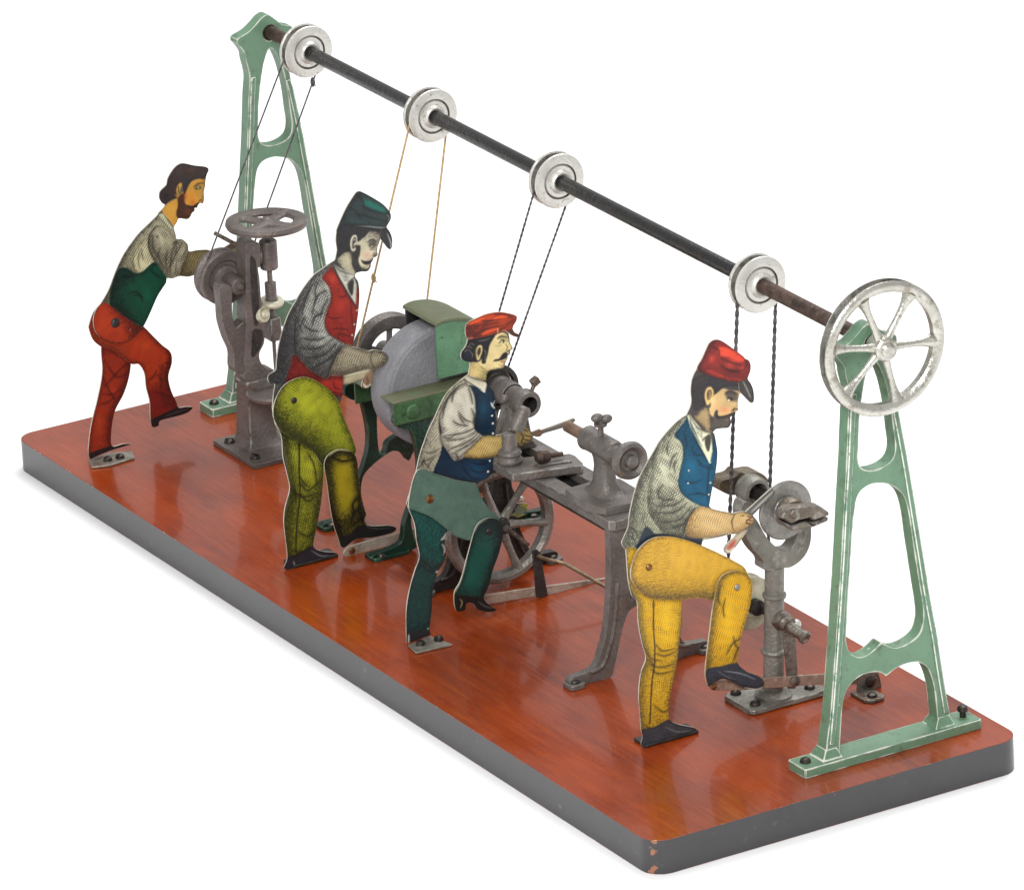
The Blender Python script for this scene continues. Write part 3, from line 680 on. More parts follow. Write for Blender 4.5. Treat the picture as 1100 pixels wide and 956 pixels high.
    # standing leg
    leg = smooth_poly(l((50, 100), (270, 200), (268, 330), (256, 480), (246, 560), (226, 660), (216, 720), (218, 785), (110, 850), (101, 750), (97, 680), (105, 600), (125, 540), (95, 400), (91, 320), (56, 235)), True, 4)
    p.fill(leg, (226, 176, 36)); p.edge(leg, 8, .8, (-1, 0), col=(84, 76, 56)); p.edge(leg, 5, .65, (1, 0), col=(96, 78, 40)); p.spot(l((205, 400))[0], 8, (246, 200, 40), .8, 26); p.spot(l((175, 640))[0], 6, (240, 194, 50), .8, 16)
    p.grad(leg, l((160, 470))[0], l((160, 560))[0], 0, .28, col=(74, 62, 36)); p.grad(leg, l((140, 720))[0], l((150, 800))[0], 0, .4, col=(70, 58, 34))
    p.engrave(leg, 8, d0=.09, col=(110, 82, 28)); p.engrave(leg, 98, d0=.02, col=(110, 82, 28))
    p.stroke(l((155, 310), (155, 420), (160, 540), (148, 640), (140, 800)), 1.4, (40, 34, 26), taper=False)
    for q in (((160, 520), (200, 530), (245, 510)), ((130, 560), (180, 575), (240, 560)), ((140, 580), (175, 600), (230, 590)), ((160, 480), (190, 510), (240, 500)), ((125, 540), (150, 560), (160, 600)), ((115, 800), (160, 820), (215, 780)), ((150, 720), (190, 750), (215, 740)), ((120, 500), (145, 540), (190, 550))): p.stroke(l(*q), 2, (58, 46, 28), .8)
    shoe = smooth_poly(l((106, 825), (160, 810), (215, 782), (250, 800), (322, 818), (330, 845), (120, 905), (104, 880)), True, 4)
    p.fill(shoe, (62, 66, 72)); p.edge(shoe, 4, .8, col=(24, 24, 28)); p.stroke(l((165, 868), (195, 872), (225, 858)), 1.6, (200, 200, 190)); p.stroke(l((200, 810), (250, 830), (300, 825)), 1.3, (120, 122, 124)); p.ink(p.mask(shoe) * .3)
    p.edge(body, 1.6, .8, col=(40, 36, 34))
    bo = plate('body', body, p, xp, th, root)
    # cap
    cap = smooth_poly(h((205, 330), (150, 290), (195, 200), (235, 110), (260, 65), (300, 42), (350, 46), (400, 75), (460, 118), (540, 178), (565, 205), (590, 215), (607, 250), (607, 300), (590, 350), (584, 378), (612, 420), (633, 480), (636, 560), (615, 581), (590, 562), (550, 520), (515, 480), (500, 410), (430, 395), (330, 370), (260, 345)), True, 5)
    p = Litho(cap, base=(150, 44, 40)); p.fill(cap, (134, 44, 42))
    top = smooth_poly(h((330, 110), (390, 105), (470, 140), (545, 190), (555, 225), (500, 225), (420, 190), (345, 170)), True, 4)
    p.fill(top, (222, 74, 52), 1, .8); p.fill(smooth_poly(h((230, 300), (290, 305), (380, 350), (470, 375), (540, 375), (520, 392), (420, 388), (320, 360), (245, 335)), True, 4), (208, 66, 48), 1, .6)
    for c_, r_ in (((430, 255), 5), ((540, 285), 3.5), ((270, 200), 4), ((470, 200), 5), ((360, 140), 4)): p.spot(h(c_)[0], r_, (216, 74, 54), .7)
    p.edge(cap, 7, .85, (-1, -.1), col=(64, 34, 38)); p.grad(cap, h((420, 240))[0], h((420, 330))[0], 0, .55, col=(62, 28, 30), kind='ha', ang=100); p.edge(cap, 3, .6, col=(52, 26, 28))
    for q in (((240, 90), (330, 120), (340, 180)), ((350, 190), (430, 230), (540, 260)), ((350, 250), (420, 300), (560, 300)), ((560, 210), (575, 250), (550, 300)), ((400, 280), (450, 310), (520, 320))): p.stroke(h(*q), 2.2, (58, 26, 28), .8)
    vis = h((500, 410), (540, 385), (584, 380), (612, 420), (633, 480), (636, 560), (615, 581), (590, 562), (550, 520), (515, 480))
    p.fill(vis, (78, 74, 72)); p.stroke(h((540, 390), (575, 460), (612, 545)), 1.4, (196, 192, 180)); p.ink(p.mask(vis) * .45, kind='ha', ang=30); p.stroke(h((584, 385), (625, 460), (630, 560)), 1.6, (34, 32, 32))
    plate('cap', cap, p, xp + .003, th, root)
    # raised thigh and shin
    thigh = smooth_poly(l((65, 215), (70, 170), (90, 120), (125, 82), (165, 63), (215, 60), (270, 70), (330, 90), (400, 120), (470, 155), (515, 185), (525, 230), (480, 290), (400, 311), (330, 301), (260, 309), (190, 309), (130, 299), (95, 272), (75, 244)), True, 5)
    p = Litho(thigh, base=(214, 166, 50)); p.fill(thigh, (214, 166, 52)); p.spot(l((250, 150))[0], 26, (226, 178, 66), .8, 14)
    p.edge(thigh, 9, .75, (0, 1), col=(84, 74, 54)); p.edge(thigh, 4, .5, (-1, 0), col=(110, 84, 44)); p.edge(thigh, 3, .45, (0, -1), col=(110, 80, 36))
    p.grad(thigh, l((250, 220))[0], l((250, 300))[0], 0, .8, col=(64, 52, 34), kind='ha', ang=95, sp=1.5); p.grad(thigh, l((280, 250))[0], l((130, 260))[0], 0, .2, col=(84, 62, 30), kind='ha', ang=95, sp=1.7)
    p.engrave(thigh, 100, d0=.04, col=(130, 96, 38))
    plate('thigh', thigh, p, xp + .015, th, root)
    shin = smooth_poly(l((408, 245), (430, 212), (470, 196), (512, 201), (536, 226), (545, 262), (536, 330), (516, 400), (497, 470), (491, 520), (488, 560), (520, 590), (570, 610), (590, 632), (585, 655), (560, 664), (510, 657), (460, 632), (425, 622), (390, 640), (372, 652), (359, 605), (366, 520), (376, 440), (386, 360), (398, 290)), True, 5)
    p = Litho(shin, base=(220, 170, 40)); p.fill(shin, (222, 170, 32)); p.edge(shin, 8, .85, (-1, 0), col=(80, 70, 50)); p.edge(shin, 4, .6, (1, 0), col=(110, 82, 24)); p.edge(shin, 4, .6, (0, -1), col=(80, 64, 30))
    p.spot(l((450, 400))[0], 8, (244, 194, 36), .8, 30); p.grad(shin, l((450, 470))[0], l((470, 560))[0], 0, .5, col=(70, 52, 20), kind='ha', ang=20)
    p.engrave(shin, 15, d0=.1, col=(110, 82, 28))
    for q in (((420, 250), (410, 300), (420, 330)), ((505, 460), (470, 480), (440, 530)), ((500, 490), (480, 520), (470, 555)), ((470, 450), (480, 490), (500, 500)), ((440, 300), (430, 340), (435, 380))): p.stroke(l(*q), 2, (54, 42, 20), .8)
    boot = smooth_poly(l((370, 580), (420, 572), (485, 558), (520, 590), (570, 610), (590, 632), (585, 655), (560, 664), (510, 657), (460, 632), (425, 622), (390, 640), (372, 652), (362, 610)), True, 4)
    p.fill(boot, (58, 62, 74)); p.edge(boot, 5, .8, (0, 1), col=(22, 22, 28)); p.stroke(l((430, 590), (500, 600), (560, 625)), 1.6, (150, 154, 164)); p.stroke(l((400, 585), (440, 610), (480, 625)), 1.2, (110, 114, 124)); p.ink(p.mask(boot) * .35); p.stroke(l((510, 655), (560, 662), (588, 652)), 1.4, (190, 186, 174))
    plate('shin', shin, p, xp + .029, th, root)
    rivet(l((136, 181))[0], xp + .016, root); rivet(l((484, 260))[0], xp + .030, root, m='tin')
    # file in the hand
    fl = v((235, 385), (440, 198), (462, 228), (275, 425)); blade = smooth_poly([q + ((1,) if len(q) < 3 else ()) for q in fl], True, 2)
    p = Litho(blade, base=(140, 140, 136)); p.fill(blade, (104, 104, 102)); p.stroke(v((285, 378), (450, 222)), 2.2, (188, 186, 174)); p.stroke(v((270, 360), (440, 205)), 2, (84, 84, 84)); p.edge(blade, 2, .7)
    tool = plate('file', blade, p, xp - .0125, .007, root)
    hd = smooth_poly(v((92, 640), (120, 600), (165, 560), (225, 490), (262, 500), (215, 575), (165, 640), (125, 678), (95, 672)), True, 5)
    p = Litho(hd, base=(196, 188, 160)); p.fill(hd, (190, 178, 150)); p.fill(smooth_poly(v((110, 640), (140, 600), (175, 575), (160, 620), (125, 650)), True, 4), (196, 84, 76), 1, .6); p.edge(hd, 3, .7, col=(70, 44, 40)); p.stroke(v((95, 655), (130, 665), (165, 630)), 2, (226, 220, 196))
    plate('handle', hd, p, xp - .0125, .007, tool)
    # foot flange folded back on the board
    f0, f1 = U(*l((120, 903))[0], x=xp), U(*l((330, 843))[0], x=xp)
    MB().box((xp - .035, (f0.y + f1.y) / 2, .0075), (.085, f1.y - f0.y, .012)).build('foot_flange', M['iron_dark'], root, bevel=.003)
    return root
worker_yellow()
# ---------------------------------------------------------------- worker in green trousers at the grindstone
def sp(pts, n=4, closed=True): return smooth_poly(pts, closed, n)

def worker_green():
    xp, th = 1.965, .0065
    h, t, l = zz(345, 200, 8.689), zz(280, 280, 5.627), zz(280, 390, 3.983)
    root = thing('tin_worker', 'flat tin worker in dark green cap, red waistcoat and lime green trousers', 'tin figure', (xp, .4, 0), 'flat tin workmen at the machines')
    body = sp(h((130, 690), (142, 640), (150, 590), (140, 520), (146, 430), (175, 340), (230, 250), (350, 170), (520, 260), (590, 380), (555, 490), (545, 520), (530, 560), (521, 600), (528, 640), (511, 660), (490, 670), (485, 690), (466, 720), (460, 760), (430, 795), (370, 800), (325, 815), (318, 850))
        + t((590, 130), (597, 190), (595, 260), (588, 330), (578, 400), (566, 470), (552, 522, 1), (600, 530), (650, 546), (685, 540), (720, 545), (750, 555), (770, 578), (765, 612), (735, 642), (700, 662), (682, 690), (672, 745), (640, 772), (611, 764), (618, 722), (600, 728), (540, 746), (497, 752, 1), (494, 815, 1), (470, 880))
        + l((300, 240), (272, 330), (268, 420), (266, 520), (255, 620), (236, 720), (226, 785), (265, 805), (322, 812), (331, 834, 1), (140, 906, 1), (99, 876, 1), (115, 832), (108, 760), (100, 680), (105, 620), (125, 540), (115, 480), (96, 400), (90, 315), (64, 262), (52, 200))
        + t((74, 870), (80, 800), (87, 745), (60, 745), (45, 720), (52, 690), (92, 662), (96, 620), (106, 540), (121, 470), (141, 400), (171, 320), (216, 240), (261, 165), (321, 90), (381, 45), (428, 12)), 5)
    p = Litho(body, base=(70, 68, 66)); K = (30, 30, 32)
    p.fill(h((120, 700), (140, 430), (300, 150), (620, 380), (560, 500), (470, 700), (460, 800), (330, 900), (180, 850)), (58, 56, 58))
    face = sp(h((330, 560), (345, 500), (400, 480), (440, 425), (480, 410), (560, 480), (530, 560), (521, 600), (528, 640), (490, 665), (470, 690), (450, 720), (450, 770), (400, 790), (360, 740), (345, 680), (360, 620)))
    p.fill(face, (200, 192, 164)); p.spot(h((430, 640))[0], 5, (206, 150, 124), .55, 4)
    p.grad(face, h((450, 560))[0], h((500, 430))[0], 0, .8, col=(60, 58, 56)); p.edge(face, 4, .5, (1, 0), col=(70, 62, 54))
    neck = sp(h((150, 680), (215, 620), (270, 620), (290, 700), (320, 800), (318, 850), (250, 830), (190, 760)))
    p.fill(neck, (176, 168, 142)); p.edge(neck, 5, .8, col=(50, 48, 46))
    p.fill(sp(h((440, 550), (460, 515), (500, 510), (520, 540), (490, 580), (460, 580))), (70, 66, 62), .85, .8); p.spot(h((473, 566))[0], 1.1, (206, 180, 120), .9, hard=True); p.spot(h((478, 572))[0], .7, K, .9, hard=True)
    p.stroke(h((430, 530), (470, 500), (530, 520)), 2, K); p.stroke(h((445, 590), (475, 596), (495, 585)), 1, (90, 80, 70))
    p.spot(h((500, 650))[0], 1.5, (40, 34, 32), .9); p.stroke(h((480, 660), (495, 628), (525, 640)), 1.5, (90, 76, 64))
    p.fill(sp(h((368, 690), (400, 700), (440, 700), (480, 690), (470, 715), (430, 735), (395, 728))), (34, 30, 30)); p.stroke(h((360, 680), (380, 730), (430, 745)), 1.5, (214, 206, 180)); p.stroke(h((405, 738), (440, 742), (455, 730)), 1.2, (186, 140, 120))
    whis = sp(h((330, 560), (365, 560), (360, 640), (345, 690), (365, 750), (420, 775), (455, 765), (440, 800), (340, 810), (290, 740), (290, 640)))
    p.fill(whis, (62, 60, 56)); p.ink(p.mask(whis) * .5, col=(24, 24, 26)); p.spot(h((400, 765))[0], 3, (96, 104, 66), .5)
    ear = sp(h((290, 470), (320, 452), (340, 480), (330, 540), (310, 560), (325, 590), (295, 612), (270, 570), (272, 510)))
    p.fill(ear, (210, 204, 182)); p.fill(sp(h((300, 485), (322, 475), (325, 520), (305, 545), (312, 580), (292, 585), (288, 530))), (74, 70, 66)); p.spot(h((308, 500))[0], .9, (214, 208, 190), .8)
    hair = sp(h((150, 590), (140, 500), (160, 370), (260, 330), (420, 370), (560, 390), (545, 430), (460, 420), (420, 460), (380, 490), (345, 520), (330, 460), (290, 460), (268, 520), (270, 600), (220, 620), (150, 670)))
    p.fill(hair, (54, 52, 54)); p.ink(p.mask(hair) * .55, kind='ha', ang=20, sp=1.6, col=(20, 20, 22))
    # shirt
    back = sp(t((428, 12), (381, 45), (321, 90), (261, 165), (216, 240), (171, 320), (141, 400), (121, 470), (106, 540), (96, 620), (92, 662), (45, 700), (60, 745), (150, 740), (180, 640), (200, 560), (280, 640), (320, 690), (400, 715), (440, 620), (510, 520), (440, 470), (400, 430), (420, 260), (375, 100), (430, 40)))
    p.fill(back, (168, 170, 162)); p.grad(back, t((330, 300))[0], t((150, 330))[0], .1, 1., col=(44, 44, 46)); p.edge(back, 10, .85, (-1, 0), col=(36, 36, 38)); p.grad(back, t((250, 420))[0], t((140, 560))[0], .0, .85, col=(46, 46, 48))
    slv = sp(t((370, 110), (410, 150), (425, 230), (400, 320), (388, 380), (410, 440), (460, 480), (512, 505), (470, 560), (430, 640), (400, 712), (340, 695), (290, 650), (230, 590), (205, 520), (200, 430), (215, 330), (260, 220), (310, 140)))
    p.fill(slv, (186, 188, 178)); p.grad(slv, t((330, 330))[0], t((210, 470))[0], 0, .8, col=(60, 60, 60)); p.edge(slv, 7, .8, (-1, .2), col=(40, 40, 42)); p.grad(slv, t((360, 470))[0], t((300, 640))[0], 0, .75, col=(58, 58, 58), kind='ha', ang=60, sp=2)
    for q in (((400, 180), (340, 220), (310, 330)), ((410, 230), (380, 280), (360, 350)), ((420, 450), (340, 480), (240, 470)), ((440, 470), (350, 530), (230, 530)), ((470, 490), (380, 570), (270, 590)), ((490, 500), (420, 590), (310, 650)), ((500, 510), (450, 580), (400, 705)), ((270, 340), (240, 400), (260, 440)), ((380, 320), (330, 340), (310, 400)), ((310, 150), (270, 240), (250, 330)), ((350, 130), (330, 180), (335, 230)), ((370, 430), (300, 420), (250, 380))):
        p.stroke(t(*q), 2.4, (38, 38, 40), .85)
    for q in (((300, 250), (280, 320), (300, 390)), ((350, 400), (370, 440), (420, 470)), ((300, 500), (360, 500), (420, 490))): p.stroke(t(*q), 4, (214, 216, 204), .6, soft=1)
    p.engrave(slv, 60, d0=.22); p.engrave(back, 25, d0=.3)
    p.stroke(t((215, 300), (205, 430), (205, 520), (230, 600)), 2, (30, 30, 32)); p.stroke(t((512, 505), (460, 570), (430, 640), (402, 712)), 1.8, (34, 32, 32)); p.stroke(t((370, 105), (420, 170), (425, 240), (390, 360), (410, 440), (512, 508)), 1.5, (34, 34, 36))
    for q in (((70, 700), (110, 710), (140, 740)), ((95, 640), (130, 660), (150, 720)), ((55, 715), (90, 730), (120, 745)), ((110, 600), (140, 610), (160, 640))): p.stroke(t(*q), 1.4, (40, 40, 42))
    # waistcoat
    vest = sp(t((428, 35), (400, 70), (372, 105), (415, 160), (428, 230), (400, 320), (388, 380), (415, 440), (470, 478), (520, 508), (550, 522), (566, 470), (580, 400), (590, 330), (597, 240), (588, 150), (560, 250), (500, 150), (440, 60)))
    p.fill(vest, (164, 47, 36)); p.ink(p.mask(vest) * .22, col=(90, 24, 22)); p.edge(vest, 6, .85, col=(84, 26, 24)); p.grad(vest, t((470, 330))[0], t((500, 430))[0], 0, .45, col=(88, 22, 22), kind='ha', ang=80); p.spot(t((440, 110))[0], 6, (214, 70, 46), .6); p.spot(t((490, 270))[0], 6, (208, 64, 44), .6)
    for q in (((440, 60), (500, 160), (560, 260), (590, 300)), ((470, 215), (500, 220), (520, 205)), ((545, 240), (550, 330), (560, 430)), ((400, 330), (440, 350), (500, 340)), ((420, 420), (470, 410), (540, 420)), ((470, 478), (480, 440), (560, 470))): p.stroke(t(*q), 1.5, (66, 20, 20))
    p.engrave(vest, 75, d0=.24, col=(80, 18, 18))
    for q in ((566, 385), (553, 450), (582, 300)): p.spot(t(q)[0], .9, (214, 196, 170), 1, hard=True)
    low = sp(t((205, 570), (180, 640), (155, 735), (240, 710), (320, 760), (400, 800), (490, 815), (496, 690), (430, 680), (400, 715), (300, 665)))
    p.fill(low, (134, 40, 34)); p.ink(p.mask(low) * .5, col=(52, 20, 22)); p.edge(low, 6, .7, col=(44, 18, 20))
    p.fill(sp(t((350, 740), (440, 720), (494, 730), (494, 800), (430, 800))), (158, 46, 38), 1, 1); p.stroke(t((360, 745), (420, 790), (490, 800)), 2, (70, 24, 24)); p.stroke(t((440, 730), (450, 770), (490, 780)), 1.4, (70, 24, 24))
    # collar, tie
    p.fill(t((440, 20), (470, 90), (575, 270), (580, 150), (560, 80), (500, 60)), (198, 196, 180)); p.stroke(t((435, 10), (480, 60), (560, 85)), 1.6, (50, 48, 46)); p.stroke(t((440, 35), (490, 140), (575, 275)), 1.4, (46, 44, 44), taper=False); p.stroke(t((520, 150), (545, 120), (570, 100)), 1.8, K)
    p.fill(sp(t((525, 150), (560, 115), (562, 160), (555, 210), (540, 200)), 3), (50, 48, 46)); p.ink(p.mask(t((450, 40), (530, 80), (540, 140), (500, 120))) * .3)
    # arms
    arm = sp(t((515, 508), (560, 522), (650, 546), (720, 545), (770, 578), (765, 612), (735, 642), (682, 665), (600, 660), (510, 690), (420, 690), (440, 620)))
    p.fill(arm, (166, 158, 132)); p.edge(arm, 7, .85, (0, 1), col=(58, 50, 42)); p.edge(arm, 4, .6, (0, -1), col=(60, 52, 44)); p.spot(t((540, 590))[0], 9, (194, 186, 158), .6); p.grad(arm, t((560, 580))[0], t((430, 670))[0], .1, .6, col=(70, 62, 52)); p.stroke(t((680, 545), (665, 600), (690, 650)), 1.6, (60, 50, 44))
    p.engrave(arm, 20, d0=.22, col=(70, 60, 48))
    for q in (((735, 570), (770, 582)), ((730, 590), (768, 600)), ((725, 610), (755, 618)), ((705, 560), (740, 555))): p.stroke(t(*q), 1.4, (64, 54, 46))
    a2 = sp(t((500, 698, 1), (640, 658), (672, 672), (640, 712), (600, 725), (540, 745), (498, 752, 1)), 4)
    p.fill(a2, (176, 166, 136)); p.edge(a2, 4, .8, col=(74, 64, 50)); p.stroke(t((500, 700), (580, 680), (660, 660)), 1.6, (214, 206, 176))
    p.fill(sp(t((640, 680), (682, 676), (676, 740), (640, 772), (612, 764), (622, 722))), (140, 110, 86)); p.stroke(t((618, 740), (640, 765), (670, 745)), 2.2, (220, 210, 190)); p.stroke(t((640, 700), (650, 730), (640, 750)), 1.6, (70, 52, 44))
    # standing leg
    leg = sp(l((40, 190), (300, 240), (272, 330), (268, 420), (266, 520), (255, 620), (236, 720), (226, 790), (112, 835), (108, 760), (100, 680), (125, 540), (90, 315)))
    p.fill(leg, (158, 160, 40)); p.edge(leg, 11, .95, (-1, 0), col=(40, 42, 22)); p.edge(leg, 9, .9, (1, 0), col=(36, 38, 22)); p.spot(l((225, 420))[0], 8, (190, 190, 48), .8, 20); p.spot(l((190, 640))[0], 6, (186, 188, 50), .8, 20); p.spot(l((140, 380))[0], 4, (176, 180, 50), .6, 12)
    p.grad(leg, l((190, 470))[0], l((190, 560))[0], 0, .6, col=(40, 42, 22)); p.grad(leg, l((170, 400))[0], l((180, 310))[0], 0, .9, col=(30, 32, 20))
    p.engrave(leg, 12, d0=.22, col=(40, 42, 14)); p.engrave(leg, 100, d0=.06, col=(40, 42, 14))
    p.stroke(l((165, 330), (165, 470), (168, 570), (155, 690), (150, 810)), 1.4, (24, 24, 16), taper=False)
    for q in (((170, 510), (200, 545), (260, 500)), ((130, 540), (180, 570), (240, 560)), ((165, 560), (200, 590), (235, 570)), ((165, 480), (190, 520), (210, 530)), ((120, 790), (170, 810), (225, 780)), ((160, 720), (200, 740), (235, 715)), ((140, 520), (150, 560), (150, 600)), ((200, 380), (230, 440), (240, 520))): p.stroke(l(*q), 2.2, (28, 28, 16), .85)
    shoe = sp(l((112, 835), (160, 815), (228, 782), (265, 805), (322, 812), (331, 836), (140, 907), (98, 878)))
    p.fill(shoe, (38, 38, 44)); p.edge(shoe, 4, .8, col=(12, 12, 14)); p.stroke(l((215, 800), (260, 825), (310, 822)), 1.4, (120, 122, 130)); p.stroke(l((140, 845), (145, 870), (135, 890)), 1.4, (160, 160, 160)); p.stroke(l((175, 870), (200, 868), (225, 850)), 1.2, (120, 120, 126))
    p.edge(body, 1.4, .75, col=(34, 34, 32)); plate('body', body, p, xp, th, root)
    # cap
    cap = sp(h((146, 430), (172, 345), (205, 270), (250, 180), (300, 100), (330, 60), (362, 50), (420, 75), (500, 120), (570, 165), (620, 215), (648, 260), (649, 310), (622, 360), (612, 386), (642, 430), (662, 490), (663, 560), (645, 591), (620, 577), (588, 535), (550, 480), (545, 410), (430, 385), (330, 375), (230, 370)), 5)
    p = Litho(cap, base=(44, 58, 58)); p.fill(cap, (50, 62, 62)); p.ink(p.mask(cap) * .35, col=(24, 28, 30)); p.fill(sp(h((390, 140), (440, 130), (520, 165), (590, 210), (600, 250), (530, 235), (450, 200), (400, 175))), (30, 112, 96), .85, 1.5); p.spot(h((350, 330))[0], 10, (46, 78, 74), .5, 3); p.edge(cap, 5, .8, col=(20, 24, 26)); p.edge(cap, 7, .7, (-1, 0), col=(30, 30, 34))
    for q in (((330, 70), (390, 140), (400, 220)), ((300, 260), (420, 280), (600, 330)), ((380, 180), (480, 230), (610, 260)), ((250, 190), (330, 240), (380, 320))): p.stroke(h(*q), 1.8, (18, 22, 24), .7)
    p.stroke(h((330, 380), (440, 380), (560, 390), (600, 385)), 1.6, (150, 156, 150), .7); p.stroke(h((610, 270), (635, 290), (625, 340)), 1.3, (150, 156, 150), .6)
    v = h((545, 410), (600, 390), (642, 430), (662, 490), (663, 560), (645, 591), (620, 577), (588, 535), (550, 480)); p.fill(v, (48, 48, 50)); p.edge(v, 3, .7); p.stroke(h((615, 440), (650, 530), (648, 580)), 1.6, (176, 176, 170)); p.ink(p.mask(h((150, 430), (230, 330), (330, 370), (330, 420))) * .6)
    plate('cap', cap, p, xp + .003, th, root)
    thigh = sp(l((54, 215), (60, 170), (85, 115), (120, 82), (170, 62), (215, 66), (260, 90), (302, 122), (333, 165), (347, 210), (372, 270), (396, 330), (406, 385), (350, 430), (272, 442), (230, 386), (180, 350), (130, 321), (86, 291), (62, 250)), 5)
    p = Litho(thigh, base=(158, 162, 40)); p.fill(thigh, (164, 168, 40)); p.spot(l((200, 180))[0], 16, (186, 190, 46), .8, 12); p.spot(l((320, 300))[0], 10, (176, 180, 46), .7, 14)
    p.edge(thigh, 12, .95, (-.6, 1), col=(30, 32, 20)); p.edge(thigh, 6, .7, (1, -.5), col=(60, 62, 26)); p.edge(thigh, 4, .6, col=(50, 52, 24)); p.grad(thigh, l((240, 240))[0], l((160, 320))[0], 0, .7, col=(34, 36, 20)); p.grad(thigh, l((330, 340))[0], l((290, 400))[0], 0, .7, col=(30, 32, 20)); p.grad(thigh, l((180, 200))[0], l((180, 300))[0], 0, .35, col=(60, 64, 20), kind='ha', ang=150)
    p.engrave(thigh, 130, d0=.18, col=(52, 56, 16)); p.engrave(thigh, 60, d0=.04, col=(52, 56, 16))
    plate('thigh', thigh, p, xp + .015, th, root)
    shin = sp(l((273, 440), (284, 402), (315, 376), (355, 369), (390, 380), (411, 410), (419, 480), (429, 560), (434, 620), (444, 660), (450, 692), (500, 697), (550, 695), (580, 706), (562, 726), (480, 746), (410, 752), (352, 790), (330, 742), (310, 680), (296, 600), (285, 520)), 5)
    p = Litho(shin, base=(120, 110, 26)); p.fill(shin, (140, 126, 26)); p.edge(shin, 12, 1., (-1, 0), col=(16, 16, 14)); p.edge(shin, 8, .95, (1, 0), col=(18, 18, 14)); p.edge(shin, 10, .95, (0, -1), col=(24, 22, 14)); p.spot(l((345, 520))[0], 6, (164, 146, 24), .6, 22); p.grad(shin, l((380, 600))[0], l((410, 640))[0], 0, .9, col=(14, 14, 12))
    for q in (((425, 570), (395, 600), (400, 650)), ((430, 620), (400, 640), (385, 690)), ((290, 560), (310, 640), (350, 740)), ((300, 400), (350, 420), (400, 410)), ((440, 660), (410, 680), (390, 700))): p.stroke(l(*q), 3.4, (14, 14, 12), .9)
    boot = l((330, 745), (380, 735), (410, 700), (450, 685), (500, 697), (550, 695), (580, 706), (562, 726), (480, 746), (410, 752), (352, 792)); p.fill(boot, (26, 26, 26)); p.stroke(l((450, 700), (500, 708), (560, 704)), 1.2, (70, 70, 72)); p.stroke(l((290, 400), (330, 372), (390, 378)), 1.6, (172, 168, 120))
    plate('shin', shin, p, xp + .029, th, root)
    rivet(l((142, 160))[0], xp + .016, root, m='iron_dark')
    f0, f1 = U(*l((140, 906))[0], x=xp), U(*l((330, 836))[0], x=xp)
    MB().box((xp - .035, (f0.y + f1.y) / 2, .0075), (.085, f1.y - f0.y, .012)).build('foot_flange', M['iron_dark'], root, bevel=.003)
worker_green()

# ---------------------------------------------------------------- worker in the apron at the lathe
def screwed_flange(root, quad, z=.0015, screws=()):
    q = [U(*c, z=z + .008) for c in quad]
    MB().zprism([(v.x, v.y) for v in q], z, z + .008).build('foot_flange', M['tin'], root, bevel=.002)
    for c in screws:
        s = U(*c, z=z + .009); MB().screw((s.x, s.y, z + .0078), .019, h=.85).build('screw', M['screw'], root)

